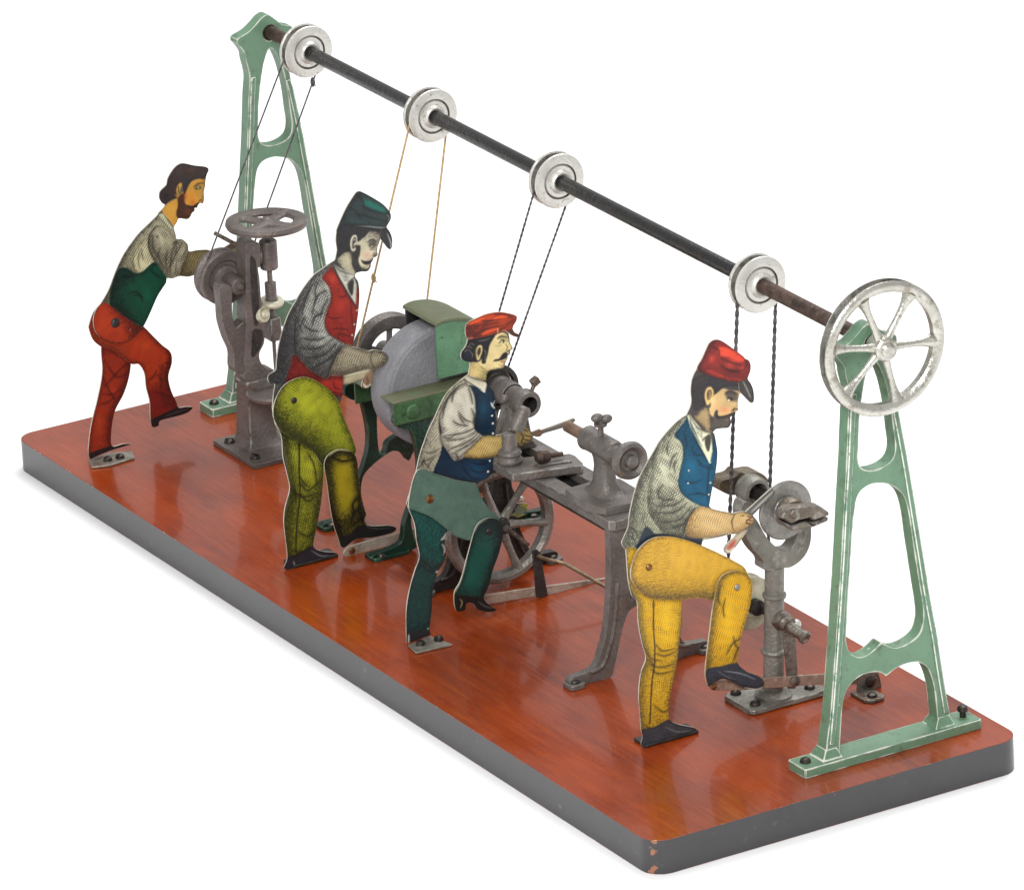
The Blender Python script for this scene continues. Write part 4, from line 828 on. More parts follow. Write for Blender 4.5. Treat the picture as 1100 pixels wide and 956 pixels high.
def worker_teal():
    xp, th = 2.885, .0065
    h, t, l, k = zz(485, 325, 10.62), zz(430, 395, 5.793), zz(420, 490, 3.667), zz(510, 390, 5.621)
    root = thing('tin_worker', 'flat tin worker in orange red cap, navy waistcoat and green apron, holding a chisel', 'tin figure', (xp, .32, 0), 'flat tin workmen at the machines')
    body = sp(h((185, 850), (205, 770), (215, 700), (208, 680), (165, 672), (125, 650), (108, 610), (120, 560), (150, 520), (176, 470), (190, 420), (260, 330), (400, 250), (600, 270), (640, 335), (662, 400), (666, 450), (690, 500), (698, 528), (672, 550), (666, 590), (641, 610), (641, 640), (621, 672), (605, 720), (586, 750), (540, 757), (450, 775), (412, 800), (400, 850))
        + t((535, 95), (560, 120), (586, 160), (593, 220), (593, 300), (591, 380), (592, 424, 1), (640, 413), (690, 400), (720, 384), (750, 364), (790, 369), (816, 400), (826, 430), (815, 456), (780, 476), (740, 491), (700, 490), (660, 522), (600, 548), (581, 553, 1), (578, 590), (570, 640), (546, 686), (500, 706), (440, 760))
        + l((280, 190), (226, 285), (212, 340), (216, 400), (186, 455), (166, 520), (161, 600), (152, 680), (158, 702, 1), (95, 726, 1), (63, 742, 1), (61, 690), (62, 600), (75, 520), (95, 450), (113, 395), (101, 330), (93, 265), (66, 195))
        + t((45, 830), (76, 730), (101, 640), (121, 550), (151, 460), (181, 380), (216, 310), (251, 230), (291, 160), (351, 100), (396, 65), (420, 48)), 5)
    p = Litho(body, base=(40, 38, 38)); K = (20, 20, 22)
    face = sp(h((350, 640), (410, 560), (430, 500), (470, 420), (520, 360), (600, 340), (650, 390), (662, 440), (690, 500), (698, 528), (672, 550), (666, 590), (641, 610), (641, 640), (621, 672), (605, 720), (586, 750), (540, 757), (450, 775), (412, 800), (400, 870), (190, 850), (205, 770), (215, 690), (300, 680)))
    p.fill(h((185, 850), (108, 610), (190, 400), (500, 250), (660, 400), (698, 528), (586, 760), (400, 860)), (30, 30, 34)); p.fill(face, (220, 200, 142))
    nk = sp(h((205, 770), (218, 690), (290, 690), (340, 720), (400, 770), (412, 800), (398, 880), (300, 880), (190, 850))); p.fill(nk, (206, 184, 122)); p.grad(nk, h((280, 780))[0], h((400, 790))[0], .0, .7, col=(90, 84, 50)); p.grad(nk, h((290, 760))[0], h((215, 730))[0], 0, .45, col=(100, 84, 56))
    p.edge(face, 2.5, .6, (1, .4), col=(70, 56, 44)); p.spot(h((560, 640))[0], 4, (206, 168, 112), .5); p.spot(h((500, 560))[0], 5, (232, 214, 160), .6)
    p.fill(sp(h((540, 405), (600, 385), (640, 410), (648, 440), (600, 462), (560, 440))), (150, 144, 100), .6, 1); p.stroke(h((520, 415), (570, 385), (640, 400)), 2, K); p.stroke(h((530, 470), (570, 450), (600, 462)), 1.4, (60, 60, 40)); p.spot(h((584, 447))[0], 1.9, (236, 226, 190), .95, 1.1, hard=True); p.spot(h((590, 446))[0], 1.0, K, .95, hard=True); p.stroke(h((556, 438), (585, 430), (612, 440)), 1.3, K); p.stroke(h((500, 490), (540, 495), (580, 480)), 1, (140, 134, 90))
    p.stroke(h((620, 545), (650, 555), (680, 548)), 1.3, (70, 52, 40)); p.stroke(h((612, 470), (640, 510), (622, 545)), 1.2, (120, 96, 64))
    p.fill(sp(h((620, 565), (640, 590), (625, 630), (580, 655), (520, 670), (475, 670), (500, 650), (545, 640), (580, 590))), (24, 22, 24)); p.stroke(h((555, 690), (590, 672), (612, 690)), 1.6, (150, 92, 78)); p.stroke(h((530, 700), (560, 720), (600, 715)), 1, (150, 128, 86)); p.edge(p and face, 1.5, .4, (0, 1), col=(120, 100, 60))
    ear = sp(h((290, 510), (320, 485), (350, 500), (352, 560), (330, 620), (320, 655), (290, 655), (270, 600), (268, 545))); p.fill(ear, (216, 196, 134)); p.fill(sp(h((300, 530), (330, 510), (335, 560), (310, 600), (290, 590))), (70, 60, 48)); p.stroke(h((305, 540), (325, 560), (300, 630)), 1.2, (30, 28, 26)); p.stroke(h((290, 510), (275, 560), (285, 640)), 1, (40, 36, 30))
    hair = sp(h((170, 420), (300, 410), (480, 370), (470, 420), (430, 480), (420, 560), (400, 640), (385, 695), (345, 690), (350, 630), (360, 540), (345, 485), (300, 490), (270, 530), (268, 600), (285, 660), (220, 675), (165, 672), (125, 650), (108, 610), (120, 560), (150, 520)))
    p.fill(hair, (28, 28, 34)); p.spot(h((180, 590))[0], 4, (44, 46, 70), .6)
    for q in (((160, 520), (200, 500), (240, 530)), ((200, 480), (240, 470), (260, 500)), ((140, 570), (180, 540), (220, 560)), ((360, 540), (390, 560), (380, 620)), ((370, 620), (395, 640), (370, 670)), ((300, 440), (380, 430), (450, 400)), ((210, 560), (240, 590), (230, 640))): p.stroke(h(*q), 1, (150, 142, 116), .7)
    # shirt
    back = sp(t((420, 48), (396, 65), (351, 100), (291, 160), (251, 230), (216, 310), (181, 380), (151, 460), (121, 550), (104, 632), (205, 648), (240, 560), (262, 490), (240, 380), (255, 260), (330, 140), (420, 110), (440, 90)))
    p.fill(back, (190, 184, 160)); p.grad(back, t((260, 380))[0], t((170, 400))[0], 0, .5, col=(96, 92, 78)); p.edge(back, 3, .6, (-1, 0), col=(60, 56, 50))
    for q in (((130, 560), (160, 600), (190, 630)), ((120, 590), (150, 580), (240, 540)), ((140, 520), (190, 530), (250, 500)), ((115, 620), (140, 590), (150, 560)), ((330, 140), (380, 105), (420, 100)), ((390, 60), (410, 90), (430, 105)), ((210, 560), (180, 600), (170, 630)), ((150, 570), (135, 600), (150, 615))): p.stroke(t(*q), 1.5, (50, 46, 42))
    p.engrave(back, 35, d0=.16)
    p.stroke(t((265, 250), (242, 330), (258, 400), (250, 440), (268, 500)), 1.6, K)
    slv = sp(t((420, 112), (450, 140), (468, 200), (472, 280), (460, 350), (470, 390), (520, 425), (480, 460), (440, 510), (400, 560), (345, 580), (320, 565), (300, 530), (262, 470), (250, 430), (258, 395), (245, 320), (265, 250), (310, 180), (360, 130)))
    p.fill(slv, (216, 212, 192)); p.edge(slv, 5, .7, (-.6, .5), col=(70, 66, 60)); p.grad(slv, t((380, 400))[0], t((330, 520))[0], 0, .45, col=(90, 86, 76), kind='ha', ang=60, sp=2)
    for q in (((360, 270), (400, 320), (450, 340)), ((325, 330), (370, 355), (430, 360)), ((440, 250), (460, 300), (450, 350)), ((465, 375), (380, 410), (270, 425)), ((480, 390), (400, 440), (275, 455)), ((490, 400), (420, 460), (300, 510)), ((500, 415), (440, 470), (320, 540)), ((510, 425), (460, 480), (350, 575)), ((300, 190), (275, 250), (262, 320)), ((420, 120), (440, 170), (450, 230)), ((265, 430), (300, 440), (330, 430)), ((350, 140), (330, 170), (320, 220)), ((360, 290), (385, 330), (400, 350)), ((340, 530), (360, 560), (350, 578))):
        p.stroke(t(*q), 2.2, (54, 50, 46), .88)
    for q in (((320, 220), (300, 290), (310, 350)), ((400, 180), (420, 240), (425, 290)), ((330, 480), (400, 450), (470, 410))): p.stroke(t(*q), 3.5, (232, 228, 208), .6, soft=1)
    p.engrave(slv, 65, d0=.12)
    p.stroke(t((420, 112), (462, 170), (472, 280), (460, 350), (472, 392), (520, 425)), 1.5, K); p.stroke(t((520, 425), (460, 490), (400, 560), (345, 580)), 1.5, (34, 32, 30))
    vest = sp(t((430, 105), (470, 110), (520, 130), (560, 125), (586, 160), (593, 240), (591, 420), (540, 432), (480, 398), (466, 370), (474, 280), (466, 190), (445, 130)))
    p.fill(vest, (20, 46, 66)); p.ink(p.mask(vest) * .4, col=(10, 16, 24)); p.spot(t((520, 250))[0], 7, (26, 74, 100), .7, 12); p.edge(vest, 5, .7, col=(8, 14, 20))
    lo_ = sp(t((262, 490), (250, 550), (210, 648), (300, 674), (400, 702), (500, 706), (546, 686), (578, 600), (582, 553), (500, 560), (420, 560), (345, 582), (310, 550)))
    p.fill(lo_, (20, 50, 74)); p.grad(lo_, t((480, 620))[0], t((270, 600))[0], .1, .7, col=(8, 16, 26), kind='ha', ang=20); p.edge(lo_, 5, .7, col=(8, 14, 22)); p.spot(t((470, 640))[0], 9, (24, 72, 100), .6)
    for q in (((430, 620), (480, 650), (550, 640)), ((380, 600), (440, 680), (500, 690)), ((450, 590), (500, 600), (560, 580))): p.stroke(t(*q), 1.5, (8, 16, 24))
    for q in ((570, 298), (575, 346), (576, 408), (556, 578), (545, 645)): p.spot(t(q)[0], 1.1, (232, 230, 220), 1, hard=True)
    p.fill(t((400, 60), (440, 50), (540, 95), (528, 155), (480, 120), (420, 105)), (206, 200, 176)); p.stroke(t((420, 52), (470, 70), (530, 85)), 1.5, (40, 38, 34)); p.stroke(t((470, 110), (510, 140), (528, 155)), 2.2, (230, 226, 206)); p.stroke(t((400, 70), (430, 95), (510, 140)), 1.2, (44, 42, 40)); p.stroke(t((562, 215), (575, 240), (590, 255)), 2, (220, 216, 200)); p.stroke(t((568, 215), (572, 235), (590, 200)), 1.2, (220, 216, 200))
    arm = sp(t((520, 428), (592, 424), (640, 413), (720, 384), (750, 364), (790, 369), (826, 430), (815, 456), (740, 491), (700, 490), (600, 548), (500, 568), (420, 560), (395, 548), (450, 490)))
    p.fill(arm, (204, 176, 108)); p.edge(arm, 5, .75, (0, 1), col=(84, 62, 36)); p.edge(arm, 2.5, .5, (0, -1), col=(90, 66, 40)); p.stroke(t((715, 395), (705, 440), (690, 480)), 2, (104, 76, 44)); p.spot(t((560, 480))[0], 8, (216, 190, 126), .5)
    p.engrave(arm, 25, d0=.16, col=(96, 70, 40))
    for q in (((400, 556), (480, 566), (580, 550)), ((760, 380), (800, 400)), ((770, 420), (822, 432)), ((765, 445), (815, 455)), ((750, 465), (785, 474)), ((740, 400), (765, 430), (750, 470)), ((600, 545), (650, 525), (700, 490)), ((640, 415), (690, 402), (720, 386))): p.stroke(t(*q), 1.3, (60, 44, 28))
    leg = sp(l((60, 190), (280, 190), (226, 285), (212, 340), (216, 400), (186, 455), (166, 520), (161, 600), (152, 690), (63, 742), (62, 600), (75, 520), (113, 395), (93, 265)))
    p.fill(leg, (16, 104, 92)); p.ink(p.mask(leg) * .08, col=(10, 40, 40)); p.edge(leg, 4, .8, (1, 0), col=(24, 26, 28)); p.edge(leg, 3, .6, (-1, 0), col=(16, 34, 34)); p.grad(leg, l((150, 370))[0], l((150, 420))[0], 0, .95, col=(36, 36, 38)); p.grad(leg, l((160, 430))[0], l((150, 400))[0], 0, .7, col=(30, 32, 34)); p.grad(leg, l((110, 640))[0], l((110, 690))[0], 0, .8, col=(20, 30, 32))
    p.stroke(l((200, 345), (212, 365), (205, 390)), 2, (190, 186, 172), .8)
    for q in (((120, 400), (160, 440), (200, 420)), ((110, 420), (150, 450), (185, 455)), ((200, 320), (195, 360), (212, 390))): p.stroke(l(*q), 2, (26, 26, 28), .8)
    for q in (((195, 330), (208, 322), (218, 300)), ((175, 458), (190, 452)), ((150, 690), (145, 675))): p.stroke(l(*q), 2.6, (196, 190, 176), .8)
    p.fill(l((60, 690), (160, 680), (160, 706), (95, 728), (60, 744)), (40, 40, 42)); p.stroke(l((70, 700), (70, 740)), 2, (190, 186, 176))
    p.edge(body, 1.3, .6, col=(34, 32, 30)); plate('body', body, p, xp, th, root)
    cap = sp(h((190, 425, 1), (168, 385), (160, 330), (165, 270), (200, 225), (290, 180), (380, 140), (470, 118), (560, 112), (650, 125), (722, 145), (746, 165), (740, 212), (710, 260), (697, 300, 1), (722, 342), (770, 365), (788, 386, 1), (766, 398), (722, 390), (670, 368), (600, 324), (520, 350), (400, 385), (280, 412)), 5)
    p = Litho(cap, base=(190, 60, 28)); p.fill(cap, (182, 62, 26)); p.grad(cap, h((380, 200))[0], h((250, 330))[0], 0, .9, col=(44, 22, 28)); p.grad(cap, h((560, 220))[0], h((700, 230))[0], 0, .7, col=(84, 26, 18), kind='ha', ang=60); p.edge(cap, 4, .75, col=(74, 26, 20))
    for q in (((300, 190), (400, 210), (560, 190)), ((210, 260), (330, 260), (460, 200)), ((330, 300), (430, 250), (560, 230)), ((250, 380), (400, 300), (600, 260)), ((440, 330), (520, 320), (640, 270)), ((480, 130), (600, 140), (700, 170)), ((610, 260), (680, 220), (720, 190))): p.stroke(h(*q), 2.6, (70, 24, 24), .8)
    for q in (((190, 255), (280, 215), (380, 180)), ((340, 370), (430, 330), (540, 300)), ((480, 190), (560, 165), (640, 165))): p.stroke(h(*q), 3.2, (224, 84, 36), .9)
    v = h((640, 320), (697, 300), (722, 342), (770, 365), (786, 385), (768, 399), (722, 390), (660, 350)); p.fill(v, (84, 48, 40)); p.edge(v, 3, .6); p.stroke(h((575, 330), (620, 340), (690, 385)), 2.4, (222, 214, 196)); p.fill(h((185, 400), (245, 395), (245, 415), (190, 425)), (150, 92, 84)); p.stroke(h((525, 290), (530, 320), (520, 350)), 1.4, (206, 160, 120))
    plate('cap', cap, p, xp + .003, th, root)
    apron = sp(l((104, 57), (70, 190), (100, 216), (150, 236), (200, 270), (250, 311), (300, 330), (360, 330), (420, 290), (424, 240), (395, 215), (362, 170), (336, 108, 1), (260, 95), (180, 72)), 5)
    p = Litho(apron, base=(78, 104, 92)); p.fill(apron, (80, 106, 94)); p.ink(p.mask(apron) * .1, col=(50, 66, 60)); p.edge(apron, 2.4, .6, col=(38, 50, 46))
    plate('apron', apron, p, xp + .015, th, root)
    shin = sp(l((326, 305), (344, 266), (375, 246), (410, 245), (436, 266), (441, 312), (426, 380), (401, 450), (386, 510), (366, 556), (386, 586), (416, 605), (382, 613), (342, 602), (320, 577), (297, 581), (291, 606), (257, 606), (250, 540), (275, 490), (300, 400)), 5)
    p = Litho(shin, base=(16, 60, 54)); p.fill(shin, (18, 74, 64)); p.edge(shin, 9, .95, (1, 0), col=(12, 16, 18)); p.edge(shin, 5, .8, (-1, 0), col=(14, 22, 22)); p.grad(shin, l((350, 370))[0], l((370, 270))[0], 0, 1., col=(24, 30, 32)); p.grad(shin, l((320, 500))[0], l((310, 560))[0], 0, .8, col=(12, 18, 18)); p.spot(l((385, 295))[0], 5, (52, 66, 68), .6)
    for q in (((330, 320), (370, 345), (425, 325)), ((335, 335), (375, 360), (420, 345)), ((350, 300), (380, 320), (410, 310))): p.stroke(l(*q), 1.6, (50, 70, 68), .7)
    b = l((257, 606), (258, 545), (300, 550), (366, 556), (386, 586), (416, 605), (382, 613), (342, 602), (320, 577), (297, 581), (291, 606)); p.fill(b, (22, 22, 22)); p.stroke(l((270, 560), (280, 575), (272, 600)), 1.5, (150, 130, 90)); p.stroke(l((340, 570), (370, 590), (400, 600)), 1.2, (90, 92, 90)); p.stroke(l((330, 300), (345, 268), (380, 247)), 1.4, (140, 150, 140)); p.stroke(l((300, 410), (275, 490), (252, 540)), 1.4, (150, 158, 148))
    plate('shin', shin, p, xp + .029, th, root)
    rivet(l((153, 168))[0], xp + .016, root, .017); rivet(l((385, 296))[0], xp + .030, root, m='iron_dark')
    ch = sp(k((345, 420, 1), (372, 408), (395, 398), (412, 402), (600, 333, 1), (609, 347, 1), (560, 382), (420, 424), (400, 440), (378, 446), (350, 440, 1)), 4)
    p = Litho(ch, base=(120, 110, 100)); p.fill(ch, (104, 98, 92)); p.fill(k((340, 400), (412, 398), (420, 440), (340, 450)), (110, 84, 66)); p.stroke(k((420, 402), (600, 342)), 1.2, (150, 146, 138)); p.edge(ch, 1.6, .7)
    plate('chisel', ch, p, xp + .004, .009, root)
    screwed_flange(root, l((66, 743), (155, 706), (243, 739), (97, 773)), screws=(l((116, 740))[0], l((188, 722))[0]))
worker_teal()

# ---------------------------------------------------------------- worker in red trousers at the drill press
def worker_red():
    xp, th = .455, .0065
    h, t, l = zz(160, 165, 10.625), zz(85, 230, 5.03), zz(80, 160, 2.657)
    root = thing('tin_worker', 'flat tin worker without a cap, bearded, in green waistcoat and red trousers', 'tin figure', (xp, .25, 0), 'flat tin workmen at the machines')
    body = sp(h((105, 690), (168, 625), (185, 588), (150, 566), (120, 510), (124, 450), (150, 410), (200, 360), (215, 290), (260, 210), (310, 150), (360, 118), (420, 118), (520, 140), (620, 150), (670, 165), (681, 195), (661, 240), (647, 300), (641, 370), (627, 440), (629, 520), (616, 572), (586, 566), (560, 592), (547, 622), (522, 622), (520, 657), (492, 680), (466, 732), (430, 751), (342, 742), (322, 780), (288, 835))
        + t((512, 78), (522, 112), (528, 136), (560, 139), (588, 168), (594, 203), (640, 197), (700, 195), (722, 211), (770, 190), (830, 155), (865, 150), (882, 160), (868, 200), (800, 225), (732, 242), (684, 290), (640, 322), (590, 339), (545, 336), (502, 349), (475, 347), (470, 372), (450, 402), (421, 450), (386, 530), (351, 602), (321, 642), (270, 682), (220, 696), (160, 687), (110, 662), (84, 622), (78, 565), (96, 512), (121, 480), (161, 410), (191, 330), (221, 260), (261, 190), (321, 110), (381, 50), (428, 4)), 5)
    # legs behind the body plate
    leg = sp(l((78, 560), (80, 640), (65, 720), (48, 790), (40, 860), (44, 886, 1), (100, 862), (166, 842, 1), (140, 842), (108, 848), (105, 810), (115, 750), (140, 700), (156, 650), (161, 600), (150, 560), (110, 540)), 5)
    p = Litho(leg, base=(150, 40, 26)); p.fill(leg, (150, 46, 26)); p.edge(leg, 7, .9, (1, 0), col=(50, 16, 16)); p.edge(leg, 4, .6, (-1, 0), col=(70, 20, 16)); p.grad(leg, l((110, 600))[0], l((120, 560))[0], 0, .9, col=(44, 14, 14)); p.spot(l((70, 780))[0], 5, (166, 58, 28), .8, 16); p.spot(l((110, 690))[0], 5, (180, 54, 30), .6, 8)
    for q in (((90, 610), (120, 650), (150, 640)), ((85, 680), (120, 640), (150, 610)), ((80, 700), (110, 700), (135, 680)), ((70, 730), (100, 720), (120, 700)), ((75, 640), (100, 690), (120, 720))): p.stroke(l(*q), 2, (60, 16, 16), .8)
    p.fill(l((40, 870), (60, 862), (108, 846), (166, 840), (166, 848), (100, 866), (44, 890)), (26, 24, 26))
    p.engrave(leg, 15, d0=.18, col=(70, 18, 14))
    plate('standing_leg', leg, p, xp - .016, th, root)
    rl = sp(l((43, 500), (58, 462), (92, 440), (150, 470), (195, 505), (220, 530), (250, 560), (274, 580), (278, 610), (268, 650), (276, 690), (290, 720), (297, 738), (318, 736), (337, 738), (326, 751), (300, 761), (246, 775), (240, 790), (222, 793), (217, 765), (215, 720), (205, 680), (200, 640), (184, 615), (160, 613), (120, 582), (80, 567), (54, 546), (42, 515)), 5)
    p = Litho(rl, base=(186, 54, 28)); p.fill(rl, (168, 54, 26)); p.edge(rl, 6, .9, (1, .2), col=(46, 16, 14)); p.edge(rl, 5, .75, (-.2, 1), col=(80, 22, 16)); p.grad(rl, l((235, 640))[0], l((240, 700))[0], .0, .75, col=(60, 14, 16)); p.spot(l((200, 560))[0], 9, (186, 66, 32), .7, 6); p.grad(rl, l((160, 560))[0], l((120, 575))[0], 0, .6, col=(96, 40, 24))
    p.fill(l((215, 690), (275, 690), (300, 740), (222, 780)), (120, 26, 24), .7, 2); p.ink(p.mask(l((240, 620), (275, 600), (275, 700), (300, 740), (250, 740))) * .5, col=(40, 12, 14))
    p.fill(l((218, 772), (250, 758), (295, 736), (337, 736), (326, 752), (300, 762), (246, 777), (240, 792), (220, 795)), (28, 24, 26)); p.stroke(l((255, 765), (290, 752), (330, 740)), 1, (80, 74, 74))
    for q in (((230, 640), (250, 660), (240, 690)), ((225, 690), (250, 700), (280, 710)), ((210, 660), (225, 650), (235, 630))): p.stroke(l(*q), 2, (60, 14, 14), .8)
    p.engrave(rl, 120, d0=.14, col=(80, 22, 14))
    plate('raised_leg', rl, p, xp - .0005, th, root)
    xb = xp + .0145
    p = Litho(body, base=(90, 88, 76)); K = (26, 22, 22)
    hair = sp(h((185, 588), (150, 566), (120, 510), (124, 450), (150, 410), (200, 360), (215, 290), (260, 210), (310, 150), (360, 118), (420, 118), (520, 140), (620, 150), (670, 165), (685, 195), (662, 245), (650, 290), (560, 290), (500, 310), (460, 350), (430, 420), (400, 480), (390, 420), (380, 350), (330, 370), (310, 440), (330, 500), (250, 530)))
    face = sp(h((330, 500), (400, 420), (450, 350), (520, 300), (650, 285), (641, 370), (627, 440), (629, 520), (616, 572), (586, 566), (560, 592), (522, 622), (466, 732), (342, 742), (322, 780), (288, 840), (150, 660), (180, 590), (280, 530)))
    p.fill(face, (204, 150, 62)); p.spot(h((480, 500))[0], 5, (216, 132, 44), .7, 7); p.spot(h((500, 560))[0], 3, (196, 92, 44), .6); p.grad(face, h((590, 430))[0], h((640, 430))[0], 0, .8, col=(90, 70, 60)); p.spot(h((200, 640))[0], 5, (206, 160, 70), .6)
    p.fill(sp(h((520, 390), (560, 360), (600, 380), (590, 410), (540, 415))), (110, 104, 70), .9, .8); p.stroke(h((505, 390), (560, 345), (630, 340)), 2, (60, 44, 34)); p.stroke(h((520, 410), (560, 395), (600, 400)), 1.3, (50, 48, 36)); p.spot(h((574, 388))[0], 1.8, (222, 200, 140), .9, 1.0, hard=True); p.spot(h((580, 388))[0], 1.0, (30, 28, 26), .95, hard=True)
    p.stroke(h((565, 555), (590, 530), (618, 545)), 1.6, (70, 40, 36)); p.spot(h((580, 470))[0], 2, (190, 140, 90), .6)
    p.fill(hair, (66, 52, 48)); p.edge(hair, 4, .6, col=(26, 20, 22)); p.spot(h((480, 190))[0], 5, (104, 62, 42), .6, 2.5); p.ink(p.mask(hair) * .35, kind='ha', ang=120, sp=1.5); p.spot(h((190, 490))[0], 5, (34, 32, 40), .7); p.spot(h((430, 310))[0], 4, (44, 52, 66), .5)
    beard = sp(h((330, 500), (395, 460), (405, 540), (430, 590), (500, 600), (560, 560), (575, 580), (545, 624), (522, 624), (518, 658), (492, 682), (466, 734), (430, 753), (340, 744), (310, 690), (330, 600)))
    p.fill(beard, (78, 50, 38)); p.ink(p.mask(beard) * .4, col=(36, 22, 20)); p.spot(h((440, 660))[0], 4, (110, 66, 42), .6); p.stroke(h((440, 590), (500, 610), (560, 580)), 2, (44, 24, 22)); p.spot(h((400, 500))[0], 3, (120, 40, 30), .5, 5)
    ear = sp(h((320, 380), (355, 335), (378, 350), (360, 400), (350, 440), (352, 480), (330, 480), (312, 430))); p.fill(ear, (202, 152, 70)); p.stroke(h((340, 370), (335, 420), (345, 470)), 1.3, (70, 46, 34)); p.stroke(h((300, 470), (320, 490), (345, 500)), 1.5, (206, 140, 60))
    # shirt
    sh = sp(t((428, 4), (381, 50), (321, 110), (261, 190), (221, 260), (191, 330), (161, 410), (121, 480), (105, 520), (160, 480), (210, 330), (260, 290), (330, 320), (400, 260), (470, 345), (545, 336), (600, 203), (588, 168), (528, 136), (512, 78), (470, 30)))
    p.fill(sh, (176, 172, 144)); p.grad(sh, t((330, 230))[0], t((190, 240))[0], .1, .95, col=(66, 64, 52)); p.edge(sh, 6, .75, (-1, 0), col=(48, 46, 40))
    puff = sp(t((300, 190), (360, 130), (385, 200), (405, 255), (340, 310), (310, 318), (285, 290), (275, 240))); p.fill(puff, (206, 200, 160)); p.edge(puff, 4, .7, (-1, -.6), col=(84, 80, 60)); p.spot(t((350, 270))[0], 6, (216, 210, 166), .7)
    for q in (((290, 260), (300, 300), (320, 318)), ((330, 200), (320, 250), (330, 300)), ((300, 220), (290, 260), (300, 290)), ((340, 180), (340, 220), (350, 250))): p.stroke(t(*q), 1.6, (80, 76, 58), .8)
    slv = sp(t((420, 62), (480, 80), (528, 136), (560, 139), (588, 168), (594, 203), (560, 280), (545, 336), (502, 349), (475, 347), (450, 290), (405, 250), (375, 180), (380, 110)))
    p.fill(slv, (178, 172, 142)); p.edge(slv, 6, .8, col=(70, 66, 54)); p.grad(slv, t((470, 180))[0], t((400, 210))[0], 0, .6, col=(70, 66, 54)); p.spot(t((450, 130))[0], 7, (196, 190, 158), .6)
    for q in (((530, 140), (500, 220), (490, 340)), ((525, 150), (520, 220), (480, 300)), ((560, 150), (530, 220), (520, 330)), ((585, 180), (550, 250), (530, 335)), ((400, 110), (400, 180), (440, 250)), ((440, 180), (430, 230), (460, 300)), ((480, 190), (470, 250), (480, 330)), ((500, 170), (520, 150), (540, 160))): p.stroke(t(*q), 2, (56, 52, 44), .8)
    for q in (((545, 190), (520, 260), (505, 320)), ((570, 180), (545, 260), (535, 310)), ((410, 90), (440, 120), (450, 170))): p.stroke(t(*q), 2.6, (212, 206, 176), .7, soft=.6)
    p.stroke(t((425, 60), (385, 110), (375, 170), (400, 240), (460, 310)), 1.5, K); p.stroke(t((545, 336), (560, 280), (594, 205)), 1.6, (40, 36, 32)); p.spot(t((421, 122))[0], 1.6, (90, 86, 76), .8, hard=True)
    p.fill(t((430, 0), (460, 0), (515, 70), (490, 88), (440, 30)), (206, 204, 168)); p.stroke(t((455, 2), (490, 45), (512, 78)), 1.4, (50, 46, 40)); p.stroke(t((435, 20), (470, 60), (500, 90)), 1.2, (90, 90, 60))
    p.engrave(sh, 30, d0=.2); p.engrave(slv, 70, d0=.18)
    vest = sp(t((200, 320), (250, 292), (300, 320), (345, 312), (402, 262), (440, 300), (470, 346), (450, 402), (421, 450), (386, 530), (351, 602), (330, 610), (250, 560), (165, 490)))
    p.fill(vest, (14, 74, 54)); p.grad(vest, t((300, 420))[0], t((190, 470))[0], 0, .85, col=(10, 22, 20)); p.edge(vest, 6, .8, col=(8, 22, 18)); p.grad(vest, t((330, 360))[0], t((300, 320))[0], 0, .8, col=(8, 20, 18)); p.spot(t((360, 430))[0], 8, (18, 92, 64), .6)
    for q in (((230, 330), (260, 340), (300, 330)), ((260, 430), (310, 420), (340, 450)), ((290, 440), (330, 440), (345, 480)), ((380, 300), (420, 330), (460, 350)), ((200, 500), (270, 560), (340, 590)), ((170, 480), (220, 500), (300, 560))): p.stroke(t(*q), 2, (6, 18, 16), .85)
    hip = sp(t((96, 512), (125, 482), (165, 492), (240, 550), (320, 605), (345, 612), (321, 642), (270, 682), (220, 696), (160, 687), (110, 662), (84, 622), (78, 565)))
    p.fill(hip, (170, 56, 30)); p.edge(hip, 3, .75, col=(70, 22, 16)); p.grad(hip, t((240, 620))[0], t((310, 630))[0], 0, .95, col=(52, 18, 16)); p.grad(hip, t((160, 540))[0], t((200, 510))[0], 0, .8, col=(70, 22, 18)); p.spot(t((140, 600))[0], 8, (184, 66, 34), .7)
    arm = sp(t((594, 203), (640, 197), (700, 195), (722, 211), (770, 190), (830, 155), (865, 150), (882, 160), (868, 200), (800, 225), (732, 242), (684, 290), (640, 322), (590, 339), (545, 336), (560, 280)))
    p.fill(arm, (134, 122, 84)); p.edge(arm, 6, .85, col=(50, 40, 28)); p.grad(arm, t((620, 260))[0], t((560, 300))[0], 0, .7, col=(54, 44, 30)); p.spot(t((650, 270))[0], 7, (156, 142, 98), .6); p.stroke(t((722, 211), (715, 240), (690, 280)), 1.6, (60, 48, 34)); p.grad(arm, t((780, 210))[0], t((800, 170))[0], 0, .8, col=(70, 48, 30)); p.spot(t((840, 195))[0], 5, (170, 150, 108), .7); p.stroke(t((730, 225), (800, 195), (860, 165)), 1.6, (50, 34, 24))
    p.engrave(vest, 60, d0=.2, col=(4, 26, 20)); p.engrave(hip, 110, d0=.14, col=(90, 24, 14)); p.engrave(arm, 20, d0=.24, col=(50, 40, 28))
    p.edge(body, 1.4, .7, col=(34, 30, 28)); p.wear(hip, (110, 90, 80), .2); plate('body', body, p, xb, th, root)
    rivet(t((195, 588))[0], xb + .001, root, .02, 'iron_dark')
    screwed_flange(root, l((42, 886), (100, 866), (164, 862), (172, 880), (100, 902), (48, 908)), screws=(l((95, 888))[0], l((130, 880))[0]))
worker_red()
# ---------------------------------------------------------------- machines
IR = dict(mats=[M['iron'], M['iron_edge'], M['iron_dark']], bmat=1)
IB = dict(mats=[M['iron_brown'], M['iron_edge'], M['iron_dark']], bmat=1)
IP = dict(mats=[M['iron_pale'], M['iron_edge'], M['iron_dark']], bmat=1)

